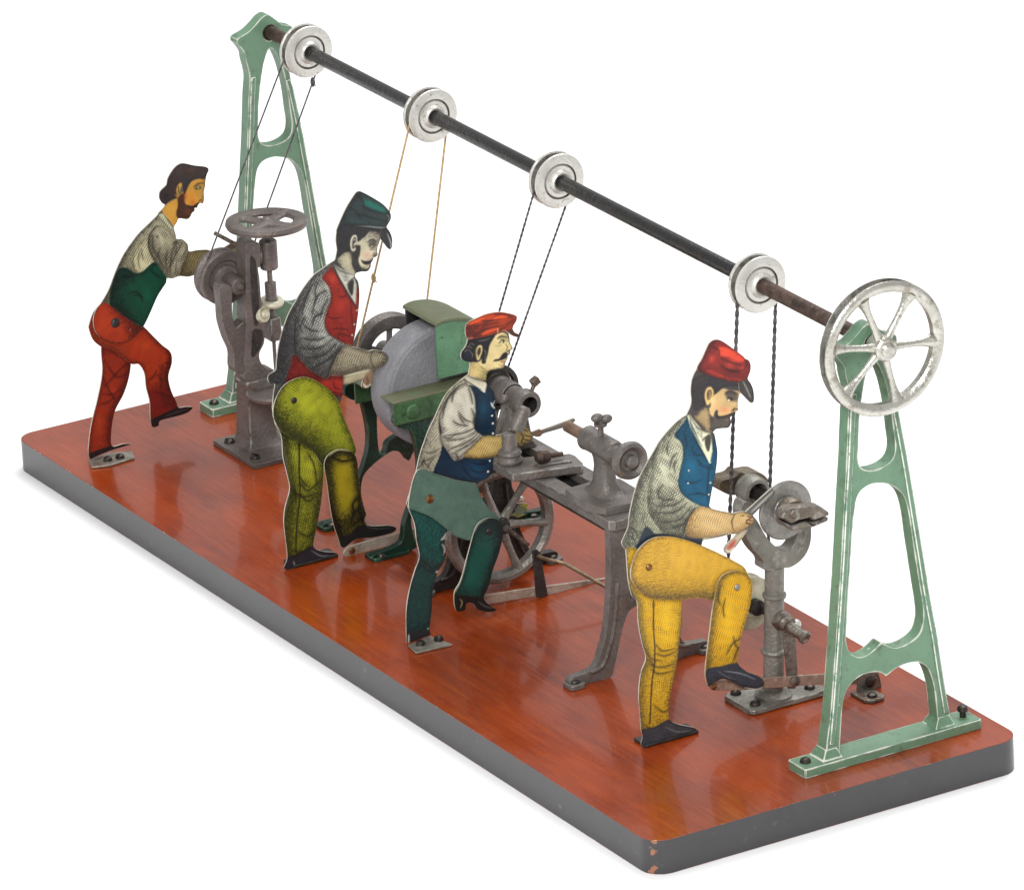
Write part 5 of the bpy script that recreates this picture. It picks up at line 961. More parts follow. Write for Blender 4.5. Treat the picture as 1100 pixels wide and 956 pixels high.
def xp_px(mb, pts, x0, x1, corner=(), n=4, m=0, holes=()):
    """outline read in the plane x1, extruded back to x0"""
    yz = [tuple(q) + ((1,) if (corner == 'all' or i in corner) else ()) for i, q in enumerate(YZ(pts, x1))]
    return mb.xprism(smooth_poly(yz, True, n) if corner != 'all' else [q[:2] for q in yz], x0, x1, holes, m)

def screws(root, pts, r=.02, z=.02):
    for x, y in pts:
        s = MB().screw((x, y, z), r, h=.75)
        s.box((x, y, z + r * .70), (r * 1.5, r * .22, r * .3), Matrix.Rotation(random.uniform(0, 3), 4, 'Z'), 0)
        s.build('screw', M['screw'], root)

# ---- drill press
M['cream'] = material('cream_painted_pulley', lin(206, 202, 180), .45, .1, layers=[(lin(160, 150, 122), 14, .56, .1, .8), (lin(96, 84, 66), 34, .68, .05, .6)], bump=.3)
def drill_press():
    root = thing('drill_press', 'grey cast iron drill press with a horizontal handwheel on top', 'drill press', (.76, .79, 0))
    MB().zprism(rounded_rect(.588, .612, .945, .965, .01, 3), .0012, .020).build('base_plate', parent=root, bevel=.004, **IB)
    screws(root, [(.655, .655), (.875, .655), (.885, .915)], .022, .0195)
    c = MB(); cx, cy = .716, .752
    lv = [(.020, .085, .082), (.034, .070, .070), (.060, .0615, .0635), (.27, .052, .054), (.285, .058, .060), (.300, .060, .062), (.312, .052, .054)]
    for (z0, a0, b0), (z1, a1, b1) in zip(lv, lv[1:]):
        q = [(cx - a0, cy - b0, z0), (cx + a0, cy - b0, z0), (cx + a0, cy + b0, z0), (cx - a0, cy + b0, z0), (cx - a1, cy - b1, z1), (cx + a1, cy - b1, z1), (cx + a1, cy + b1, z1), (cx - a1, cy + b1, z1)]
        c.add(q, [(0, 1, 5, 4), (1, 2, 6, 5), (2, 3, 7, 6), (3, 0, 4, 7)] + ([(4, 5, 6, 7)] if z1 == lv[-1][0] else []))
    c.build('column', parent=root, bevel=.005, **IB)
    b = MB()
    xp_px(b, [(264.5, 268), (267, 261.5), (272, 260), (277, 262), (279.5, 264), (279.5, 286), (277.2, 288), (278.8, 300), (280.3, 320), (282, 338), (284.5, 345), (284.6, 357), (283.5, 369), (278.8, 379), (279.6, 388), (286, 396), (295, 398), (296, 402), (266, 410), (263.5, 396), (263, 385), (264.3, 360), (264.8, 330), (264.5, 300)], .690, .772)
    b.build('frame', parent=root, bevel=.006, **IB)
    w = MB()                                                       # dark raised patches painting the shade of the casting's recessed webs
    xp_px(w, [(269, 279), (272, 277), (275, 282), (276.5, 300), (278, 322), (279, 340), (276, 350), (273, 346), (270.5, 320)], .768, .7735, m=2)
    w.build('web_shade', parent=root, **IB); w = MB()
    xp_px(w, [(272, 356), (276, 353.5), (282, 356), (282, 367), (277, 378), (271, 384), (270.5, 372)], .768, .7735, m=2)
    w.build('web_shade', parent=root, **IB)
    a = MB()
    xp_px(a, [(236.5, 308), (238, 330), (239.5, 348), (245, 366), (251, 380), (252, 398), (262, 402), (268, 392), (268, 350), (262, 346), (254, 352), (250, 340), (249.5, 322), (249, 308)], .690, .748)
    a.build('pulley_arm', parent=root, bevel=.006, **IB)
    py, pz = .700, .712
    MB().lathe([(0, .60), (.020, .60), (.020, .655), (.034, .66), (.038, .67), (.038, .740), (.034, .752), (.016, .754), (.015, .762), (.010, .766), (0, .766)], (0, py, pz), (1, 0, 0), 28).build('bearing', M['iron_brown'], root, bevel=.002)
    r = .113
    prof = [(.020, .55), (.05, .55), (.052, .562), (r - .008, .562), (r, .566), (r, .580), (r - .022, .595), (r - .022, .602), (r, .616), (r, .630), (r - .006, .636), (r - .034, .636), (r - .042, .622), (.058, .622), (.054, .634), (.040, .640), (.034, .652), (.02, .655)]
    MB().lathe(prof, (0, py, pz), (1, 0, 0), 56).build('pulley', M['iron_brown'], root, angle=35)
    sx = .735; sy = .846
    MB().lathe([(0, .752), (.033, .752), (.037, .757), (.037, .868), (.033, .874), (0, .874)], (sx, sy, 0), (0, 0, 1), 32).build('spindle_head', parent=root, bevel=.002, **IB)
    MB().tube([(sx - .03, sy - .095, .815), (sx, sy - .03, .815)], .036, 16).build('head_arm', M['iron_brown'], root)
    s = MB().lathe([(0, .24), (.0045, .27), (.0075, .36), (.0075, .455), (.0245, .458), (.0245, .545), (.010, .55), (.012, .60), (.0235, .612), (.0235, .692), (.011, .697), (.0105, .76), (.0105, .93), (0, .93)], (sx, sy, 0), (0, 0, 1), 24)
    s.build('spindle', M['iron_brown'], root)
    MB().box((sx - .005, sy + .0, .497), (.07, .050, .10)).build('lower_bearing', parent=root, bevel=.006, **IB)
    g = MB().lathe([(.024, -.012), (.048, -.010), (.052, 0), (.046, .010), (.03, .012), (.024, .006), (.024, -.012)], (sx, sy, .610), (.12, 0, 1), 36)
    g.build('bevel_gear', M['cream'], root)
    g = MB().lathe([(.018, -.014), (.030, -.014), (.035, -.006), (.033, .008), (.026, .013), (.020, .010), (.018, -.014)], (sx + .032, sy - .060, .578), (.9, .3, .3), 30)
    g.lathe([(0, -.03), (.019, -.03), (.019, .018), (.012, .024), (0, .025)], (sx + .032, sy - .060, .578), (.9, .3, .3), 20)
    g.build('pinion', M['cream'], root)
    hw = U(286.6, 238.5, x=sx); R = .164
    ring = MB()
    sec = [(R - .058, 0), (R - .050, .010), (R - .020, .015), (R, .009), (R + .004, -.004), (R - .002, -.017), (R - .020, -.022), (R - .048, -.012), (R - .058, 0)]
    ring.lathe([(a_, b_) for a_, b_ in reversed(sec)], (sx, sy, hw.z), (-.02, .02, 1), 72)
    wheel = ring.build('handwheel', M['iron_brown'], root)
    hb = MB().lathe([(0, -.02), (.026, -.018), (.03, .004), (.022, .014), (.012, .020), (0, .022)], (sx, sy, hw.z), (0, 0, 1), 24); hb.build('hub', M['iron_brown'], wheel)
    for k in range(4):
        q = math.radians(28 + 90 * k); d = Vector((math.cos(q), math.sin(q), 0)); sp_ = MB(); p0 = Vector((sx, sy, hw.z - .003))
        sp_.tube([p0 + d * (.02 + (R - .045) * t) for t in (0, .2, .5, .8, 1)], [.036, .030, .026, .030, .040], 12)
        sp_.v = [(x, y, hw.z - .003 + (z - hw.z + .003) * .42) for x, y, z in sp_.v]
        sp_.build('spoke', M['iron_brown'], wheel)
    t = MB().lathe([(0, .256), (.094, .256), (.110, .264), (.114, .276), (.110, .286), (0, .286)], (.862, .768, 0), (0, 0, 1), 48)
    t.zprism([(.74, .70), (.84, .70), (.84, .85), (.74, .85)], .262, .2985)
    t.build('table', parent=root, **IB)
    l0, l1 = U(230.5, 250.5, x=.66), U(252, 262, x=.68)
    MB().tube([l0, l1, l1 + (l1 - l0) * .4], .0085, 10).build('lever', M['steel'], root)
drill_press()

# ---- grindstone
M['dark_green'] = material('dark_green_enamel', lin(16, 52, 38), .34, layers=[(lin(10, 30, 24), 8, .5, .15, .8), (lin(44, 84, 62), 30, .68, .05, .5)], bump=.3, wear=(lin(84, 120, 92), .010, .2, .5, 20))
M['stone'] = material('grey_painted_stone', lin(134, 134, 138), .6, layers=[(lin(112, 110, 114), 6, .5, .15, .7), (lin(92, 82, 74), 14, .70, .05, .6), (lin(158, 158, 160), 40, .64, .06, .4)], bump=.5, bscale=80)
M['hood_green'] = material('hood_green_paint', lin(94, 140, 106), .45, layers=[(lin(70, 110, 78), 9, .5, .15, .7), (lin(58, 84, 54), 34, .62, .05, .7), (lin(190, 196, 176), 60, .74, .02, .7)], bump=.4, bscale=90, wear=None)
M['hood_top'] = material('grimy_hood_top', lin(100, 104, 78), .55, layers=[(lin(92, 92, 66), 8, .5, .14, .8), (lin(84, 118, 84), 14, .62, .07, .6), (lin(70, 66, 48), 40, .66, .05, .6)], bump=.4)
M['trough_green'] = material('trough_green_paint', lin(64, 100, 60), .45, layers=[(lin(36, 62, 38), 8, .52, .12, .8), (lin(30, 46, 30), 26, .66, .05, .7), (lin(124, 160, 110), 50, .72, .03, .6)], bump=.4, wear=None)

def grindstone():
    gy, gz = .916, .604
    root = thing('grindstone', 'big grey grindstone under a green hood and trough on a dark green stand', 'grindstone', (1.88, gy, 0))
    st = MB(); R = .252
    st.lathe([(0, 1.862), (R - .02, 1.862), (R, 1.876), (R + .002, 1.93), (R, 1.982), (R - .012, 1.994), (R - .020, 1.996), (R - .026, 2.000), (.03, 2.001), (.03, 2.012), (.02, 2.016), (0, 2.016)], (0, gy, gz), (1, 0, 0), 96)
    st.build('stone', M['stone'], root, angle=25)
    MB().cyl((1.56, gy, gz), (2.13, gy, gz), .017, 20).build('axle', M['steel'], root)
    # driven wheel behind
    fy, fz, r = .898, .640, .160
    f = MB().lathe([(r - .058, 1.590), (r - .050, 1.582), (r - .008, 1.582), (r, 1.588), (r - .008, 1.602), (r - .012, 1.61), (r - .008, 1.618), (r, 1.632), (r - .004, 1.640), (r - .03, 1.646), (r - .05, 1.642), (r - .058, 1.634), (r - .058, 1.590)], (0, fy, fz), (1, 0, 0), 72)
    fw = f.build('drive_wheel', M['iron'], root)
    MB().lathe([(.016, 1.56), (.034, 1.56), (.036, 1.65), (.016, 1.66)], (0, fy, fz), (1, 0, 0), 24).build('hub', M['iron'], fw)
    for k in range(5):
        q = math.radians(86 + 72 * k); d = Vector((0, math.cos(q), math.sin(q)))
        MB().tube([Vector((1.612, fy, fz)) + d * t for t in (.03, .06, .085, r - .052)], [.014, .012, .012, .016], 10).build('spoke', M['iron'], fw)
    # the two side frames
    half = [(.916, .627), (.80, .625), (.735, .610), (.690, .590), (.655, .575), (.645, .545), (.675, .515), (.716, .495), (.732, .440), (.742, .355), (.734, .285), (.712, .225), (.682, .165), (.662, .115), (.655, .070), (.640, .045), (.600, .034), (.540, .028), (.514, .022), (.512, .010), (.60, .008), (.705, .008), (.702, .060), (.694, .120), (.706, .180), (.742, .214), (.800, .244), (.850, .258), (.890, .236), (.916, .200)]
    hole = [(.916, .270), (.905, .298), (.880, .318), (.850, .312), (.822, .296), (.812, .262), (.788, .262), (.782, .330), (.786, .430), (.796, .505), (.830, .540), (.880, .545), (.916, .530)]
    mir = lambda P: [(2 * .916 - y, z) for y, z in P]
    for x1 in (1.692, 2.092):
        o = smooth_poly(half[:-1] + [half[-1]] + mir(half[1:-1])[::-1], True, 3)
        h = smooth_poly(hole + mir(hole[1:-1])[::-1], True, 3)
        MB().xprism(o, x1 - .032, x1, [h]).build('side_frame', M['dark_green'], root, bevel=.006)
        for s_ in (-1, 1):
            yy = .916 + s_ * .345
            MB().zprism(rounded_rect(x1 - .065, yy - .062, x1 + .022, yy + .10 if s_ < 0 else yy + .062, .012, 3), .0012, .016).build('foot', M['dark_green'], root, bevel=.004)
            MB().screw((x1 + .004, yy - .022, .0155), .019).build('screw', M['screw'], root)
    # hood: a bent sheet with a front and a back cheek, open towards the workman
    arc = [(.866, .668), (.868, .897), (.90, .905), (.945, .903), (1.00, .890), (1.06, .860), (1.10, .825), (1.128, .77), (1.142, .71), (1.144, .668)]
    arc_s = arc[:1] + smooth_poly([q + ((1,) if i in (0,) else ()) for i, q in enumerate(arc[1:])], False, 4)
    MB().xprism(arc_s, 2.050, 2.060).build('hood_cheek', M['hood_green'], root, bevel=.002)
    MB().xprism(arc_s, 1.815, 1.825).build('hood_cheek', M['iron_dark'], root, bevel=.002)  # back cheek coloured dark to paint the shade inside the hood
    top = arc_s[1:]; th = .010
    inn = [(y - th * .4, z - th) for y, z in top]
    MB().xprism([(y, z + .0022) for y, z in top] + inn[::-1], 1.802, 2.068).build('hood_top', M['hood_top'], root, bevel=.002)
    # water trough round the stone
    tr = MB()
    tr.box((2.104, .888, .584), (.010, .510, .088), m=0)
    tr.box((2.0555, .888, .632), (.105, .510, .008), m=1)
    tr.box((1.800, .888, .584), (.010, .510, .088), m=0); tr.box((1.83, .888, .632), (.06, .510, .008), m=1)
    tr.box((1.952, 1.1475, .584), (.292, .008, .087), m=0)
    trough = tr.build('trough', [M['trough_green'], M['hood_top']], root, bevel=.002)
    MB().lathe([(.030, 0), (.030, .006), (.024, .014), (.010, .018), (0, .0185)], U(443, 441.5, x=2.109), (1, 0, 0), 24).build('bolt', M['trough_green'], trough)
    # treadle under the raised foot
    tb = MB().xprism(smooth_poly(YZ([(369, 596), (372, 589.5), (380, 585.5), (420, 575), (470, 563), (470, 574.5), (420, 587), (383, 598), (374, 600)], 1.985), True, 3), 1.976, 1.985)
    tb.build('treadle', M['strip'], root, bevel=.002)
    rivet((378, 591.5), 1.985, root, .014, 'brass')
grindstone()

M['rust_wire'] = material('brown_wire', lin(122, 104, 80), .45, .5, layers=[(lin(84, 66, 50), 30, .5, .1, .8)])
M['scrap_tin'] = material('offcut_of_printed_tin', lin(128, 134, 108), .4, layers=[(lin(196, 180, 60), 22, .54, .02, 1., (1, 1, 2.2)), (lin(44, 62, 110), 26, .60, .02, 1., (1, 1, 2)), (lin(110, 150, 120), 34, .62, .03, .8)])
# ---- lathe
M['spindle_brown'] = material('brown_steel_spindle', lin(140, 116, 98), .42, .5, layers=[(lin(100, 80, 66), 14, .52, .1, .8)], bump=.3)
def lathe_machine():
    ly, lz, bz = .792, .830, .622
    root = thing('treadle_lathe', 'long grey lathe on splayed legs with flywheel, tailstock and treadle', 'lathe', (3.1, ly, 0))
    bed = MB()
    x0, x1 = 2.44, 3.655
    bed.zprism([(x0, .682), (x1 - .02, .682), (x1, .70), (x1, .885), (x1 - .02, .902), (x0, .902)], bz - .040, bz, [[(x0 + .25, .752), (x1 - .12, .752), (x1 - .12, .836), (x0 + .25, .836)]])
    bed.build('bed', parent=root, bevel=.004, **IR)
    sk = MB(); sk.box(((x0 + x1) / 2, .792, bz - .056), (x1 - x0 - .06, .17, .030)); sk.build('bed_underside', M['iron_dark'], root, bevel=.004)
    leg = [(653.4, 566), (654.9, 602), (653.6, 650), (650.5, 679), (645.7, 698), (639.7, 715), (630, 722), (615, 727.5), (611.5, 733), (616, 738.5), (641, 737), (655, 727), (660, 713), (666, 684), (671, 665), (676, 655), (684, 650), (694, 646)]
    top = [(694, 634), (684, 634), (676, 628), (673, 615), (672.5, 597), (672, 562)]
    def end_frame(x, kit):
        A = [(y, max(z, .0015)) for y, z in YZ(leg, 3.63)]; B = YZ(top, 3.63)
        A[-1] = (ly, A[-1][1]); B[0] = (ly, B[0][1])
        A = smooth_poly([q + ((1,) if i in (0, len(A) - 1) else ()) for i, q in enumerate(A)], False, 4); B = smooth_poly([q + ((1,) if i in (0, len(B) - 1) else ()) for i, q in enumerate(B)], False, 3)
        A = [(A[0][0], bz - .041)] + A[1:]; B = B[:-1] + [(B[-1][0], bz - .041)]
        half_ = A + B
        # left half then its mirror image
        out = A + [(2 * ly - y, z) for y, z in A[-2::-1]] + [(2 * ly - y, z) for y, z in B[:0:-1]] + B
        mbx = MB().xprism(out, x - .036, x)
        mbx.build('leg_frame', parent=root, bevel=.006, **kit)
        for sg in (0, 1):
            rb = MB()
            P = [(y + .030, z) for y, z in A[6:26]]
            if sg: P = [(2 * ly - y, z) for y, z in P]
            rb.tube([(x + .001, y, z) for y, z in P], .008, 8)
            rb.build('leg_rib', kit['mats'][0], root)
        for sg in (-1, 1):
            yy = ly + sg * .285
            MB().zprism(rounded_rect(x - .045, yy - .035, x + .03, yy + .035, .02, 4), .0012, .018).build('foot', parent=root, bevel=.004, **IR)
            MB().screw((x - .004, yy, .0175), .02).build('screw', M['screw'], root)
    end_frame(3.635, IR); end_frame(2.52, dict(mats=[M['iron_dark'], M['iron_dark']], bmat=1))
    # headstock
    hs = MB()
    hs.lathe([(.033, 2.895), (.049, 2.896), (.053, 2.888), (.053, 2.848), (.046, 2.838), (.043, 2.80), (.043, 2.775), (.038, 2.772)][::-1], (0, ly, lz), (1, 0, 0), 40)
    hs.lathe([(.034, 2.80), (.034, 2.8945), (.034, 2.895)], (0, ly, lz), (1, 0, 0), 40, m=2); hs.lathe([(0, 2.83), (.0345, 2.8301)], (0, ly, lz), (1, 0, 0), 40, m=2)
    hs.lathe([(.030, 2.70), (.048, 2.702), (.051, 2.712), (.051, 2.765), (.046, 2.772)], (0, ly, lz), (1, 0, 0), 40)
    hs.build('headstock', parent=root, **IR)
    MB().lathe([(.018, 2.56), (.070, 2.562), (.074, 2.57), (.074, 2.582), (.052, 2.596), (.052, 2.604), (.074, 2.618), (.074, 2.63), (.066, 2.636), (.052, 2.640), (.052, 2.690), (.046, 2.700), (.02, 2.702)], (0, ly, lz), (1, 0, 0), 48).build('headstock_pulley', M['iron'], root)
    MB().lathe([(.070, 2.64), (.088, 2.642), (.090, 2.652), (.088, 2.664), (.070, 2.666), (.070, 2.64)], (0, ly, lz), (1, 0, 0), 48).build('pulley_flange', M['iron_dark'], root)
    pd = MB()
    pd.xprism([(ly - .075, bz + .001), (ly + .075, bz + .001), (ly + .052, bz + .04), (ly + .036, lz - .06), (ly + .046, lz), (ly - .046, lz), (ly - .036, lz - .06), (ly - .052, bz + .04)], 2.745, 2.815)
    pd.build('headstock_pedestal', parent=root, bevel=.006, **IR)
    pd = MB().xprism([(ly - .075, bz + .001), (ly + .075, bz + .001), (ly + .052, bz + .04), (ly + .034, lz - .06), (ly + .034, lz), (ly - .034, lz), (ly - .034, lz - .06), (ly - .052, bz + .04)], 2.53, 2.555)
    pd.build('headstock_pedestal', parent=root, bevel=.006, **IR)
    MB().tube([U(542, 437, x=2.84), U(538.5, 452, x=2.84), U(534.5, 467, x=2.84)], .013, 10).build('brace', M['iron'], root)
    MB().ball(U(541.5, 429, x=2.845), .018).build('bolt', M['iron'], root)
    k0, k1 = U(569, 420, x=2.87), U(574, 412.5, x=2.87)
    kb = MB().cyl(k0 - Vector((0, 0, .02)), k1, .0085, 12); kb.box(k1 + Vector((0, .003, .010)), (.028, .032, .028), Matrix.Rotation(.5, 4, 'X')); kb.build('clamp_screw', M['steel'], root, bevel=.003)
    # cross slide with tool post
    cs = MB(); cs.zprism([(2.93, .598), (3.085, .596), (3.115, .70), (3.165, .852), (3.145, .868), (3.06, .885), (3.03, .88), (2.955, .72)], bz + .0015, bz + .034, [[(3.062, .72), (3.085, .715), (3.118, .835), (3.092, .842)]])
    cs.build('cross_slide', parent=root, bevel=.004, **IR)
    tp = MB().lathe([(0, 0), (.048, 0), (.050, .010), (.043, .018), (.041, .028), (.046, .036), (.042, .046), (.030, .054), (.027, .115), (0, .12)], U(548, 496, z=bz + .036), (0, 0, 1), 32)
    tp.build('tool_post', M['iron'], root)
    q0, q1 = U(553, 462, x=2.96), U(563.5, 439.5, x=2.96)
    MB().tube([q0, q0 + (q1 - q0) * .5, q1, q1 + (q1 - q0) * .12], [.030, .029, .026, .016], 16).build('tool_rest', M['iron'], root)
    h0, h1 = U(576, 492, x=3.06), U(604, 487.5, x=3.06)
    MB().tube([h0, h0 + (h1 - h0) * .15, h0 + (h1 - h0) * .45, h0 + (h1 - h0) * .55, h1], [.016, .026, .022, .010, .009], 12).build('slide_handle', M['rust_rod'], root)
    # tailstock
    ts = MB()
    ts.zprism([(3.325, .682), (3.50, .664), (3.585, .70), (3.60, .84), (3.56, .895), (3.36, .90), (3.315, .86)], bz + .0015, bz + .030)
    for (za, ra, rb_), (zb, rc, rd) in zip([(bz + .029, .092, .064), (bz + .042, .066, .050), (bz + .070, .050, .038), (bz + .13, .044, .030), (lz - .052, .048, .030)], [(bz + .042, .066, .050), (bz + .070, .050, .038), (bz + .13, .044, .030), (lz - .052, .048, .030), (lz - .02, .062, .036)]):
        cxx = 3.43; q = []
        for zz_, a_, b_ in ((za, ra, rb_), (zb, rc, rd)):
            q += [(cxx + a_ * math.copysign(abs(math.cos(t)) ** .7, math.cos(t)), ly + b_ * math.copysign(abs(math.sin(t)) ** .7, math.sin(t)), zz_) for t in np.linspace(0, 2 * math.pi, 20, endpoint=False)]
        ts.add(q, [(i, (i + 1) % 20, 20 + (i + 1) % 20, 20 + i) for i in range(20)])
    ts.lathe([(.02, 3.31), (.042, 3.312), (.048, 3.322), (.045, 3.34), (.045, 3.50), (.040, 3.52), (.030, 3.525), (.026, 3.58), (0, 3.58)], (0, ly, lz), (1, 0, 0), 32)
    ts.build('tailstock', parent=root, angle=40, **IR)
    MB().lathe([(0, 3.165), (.012, 3.165), (.022, 3.172), (.023, 3.32), (0, 3.32)], (0, ly, lz), (1, 0, 0), 24).build('tail_spindle', M['spindle_brown'], root)
    hw = MB().lathe([(.028, 3.585), (.055, 3.575), (.068, 3.580), (.074, 3.594), (.070, 3.612), (.058, 3.618), (.046, 3.610), (.040, 3.598), (.026, 3.600), (.024, 3.622), (.014, 3.628), (0, 3.629)], (0, ly + .012, lz - .008), (1, 0, 0), 48)
    hw.build('tail_handwheel', M['iron'], root)
    kn = U(645, 453, x=3.43); kk = MB().lathe([(0, -.075), (.022, -.075), (.022, -.062), (.011, -.058), (.011, -.02), (.024, -.016), (.026, -.006), (.014, 0), (.010, .02), (0, .022)], kn, (0, 0, 1), 20)
    kk.ball(kn + Vector((0, -.014, .018)), .019, sq=(1, 1.3, .9)); kk.ball(kn + Vector((.006, .022, .008)), .019, sq=(1, 1.3, .9)); kk.build('clamp_knob', M['iron'], root)
    # flywheel and its crank
    fx, fy, fz, r = 2.62, .790, .256, .236
    fl = MB().lathe([(r - .040, fx - .020), (r - .020, fx - .026), (r, fx - .020), (r - .006, fx - .004), (r - .008, fx + .002), (r - .002, fx + .016), (r - .008, fx + .024), (r - .024, fx + .024), (r - .040, fx + .014), (r - .040, fx - .020)], (0, fy, fz), (1, 0, 0), 88)
    fly = fl.build('flywheel', M['bright_iron'], root)
    MB().lathe([(0, -.05), (.034, -.048), (.036, .02), (.028, .034), (.016, .036), (.014, .06), (0, .06)], (fx, fy, fz), (1, 0, 0), 28).build('hub', M['iron_dark'], fly)
    for k in range(6):
        q = math.radians(-10 + 60 * k); d = Vector((0, math.cos(q), math.sin(q)))
        MB().tube([Vector((fx, fy, fz)) + d * t for t in (.03, .07, .12, .17, r - .03)], [.021, .016, .014, .016, .023], 10).build('spoke', M['bright_iron'], fly)
    MB().cyl((2.48, fy, fz), (2.69, fy, fz), .015, 16).build('axle', M['steel'], root)
    MB().tube([(2.70, fy + .0, fz), U(568, 586, x=2.74)], .010, 8).build('crank_rod', M['rust_rod'], root)
    # treadle
    tx = 2.80
    tb = MB(); tb.xprism(YZ([(516, 640), (560, 633), (655, 620.5), (672, 618), (672, 627), (655, 630), (560, 643), (518, 650)], tx), tx - .010, tx); tb.build('treadle', M['strip'], root, bevel=.002)
    lk = MB(); lk.xprism(YZ([(571.5, 592), (576, 589.5), (580, 593), (588, 638), (584, 642), (576, 641)], tx + .006), tx + .001, tx + .010); lk.build('treadle_link', M['iron_dark'], root, bevel=.002)
    w_ = [U(577, 597, x=tx + .016), U(586, 600.5, x=tx + .02), U(599, 603, x=2.84), U(608, 606, x=2.87), U(652, 631, x=3.02), U(668, 640, x=3.08)]
    MB().tube([Vector(q) for q in w_], .0075, 10).build('treadle_wire', M['rust_wire'], root)
    # scrap-printed tin bracket behind the wheel
    tin = MB(); tin.xprism(YZ([(545, 553), (549, 543.5), (556, 540.5), (567, 541.5), (566, 552), (556, 556)], 2.56), 2.55, 2.56); tin.build('tin_bracket', M['scrap_tin'], root)
    MB().ball(U(558.5, 536, x=2.57), .014).build('bracket_ball', M['silver'], root)
lathe_machine()

jaw_m = dict(bump=.45, bscale=70)
M['jaw'] = material('oily_brown_jaw', lin(124, 114, 102), .4, .5, layers=[(lin(84, 72, 62), 10, .52, .12, .8), (lin(176, 170, 160), 26, .6, .06, .7), (lin(46, 40, 36), 44, .68, .04, .7)], **jaw_m)
M['far_jaw'] = material('dusty_far_jaw', lin(112, 100, 80), .5, .35, layers=[(lin(80, 68, 54), 12, .5, .12, .8), (lin(138, 128, 106), 30, .62, .06, .6)], **jaw_m)
M['worn_disc'] = material('worn_steel_disc', lin(152, 149, 144), .36, .55, layers=[(lin(112, 108, 104), 8, .5, .12, .8), (lin(168, 164, 156), 12, .62, .04, .7), (lin(56, 52, 50), 26, .66, .04, .6), (lin(188, 184, 176), 50, .7, .03, .6)], bump=.5, bscale=60)
M['gap_shade'] = material('gap_shade', lin(18, 16, 15), .7)
M['rusty_strip'] = material('rusty_tin_strip', lin(150, 126, 112), .5, .35, layers=[(lin(112, 84, 70), 14, .5, .1, .8), (lin(176, 160, 146), 30, .6, .06, .7), (lin(74, 56, 46), 40, .67, .04, .6)], bump=.4)
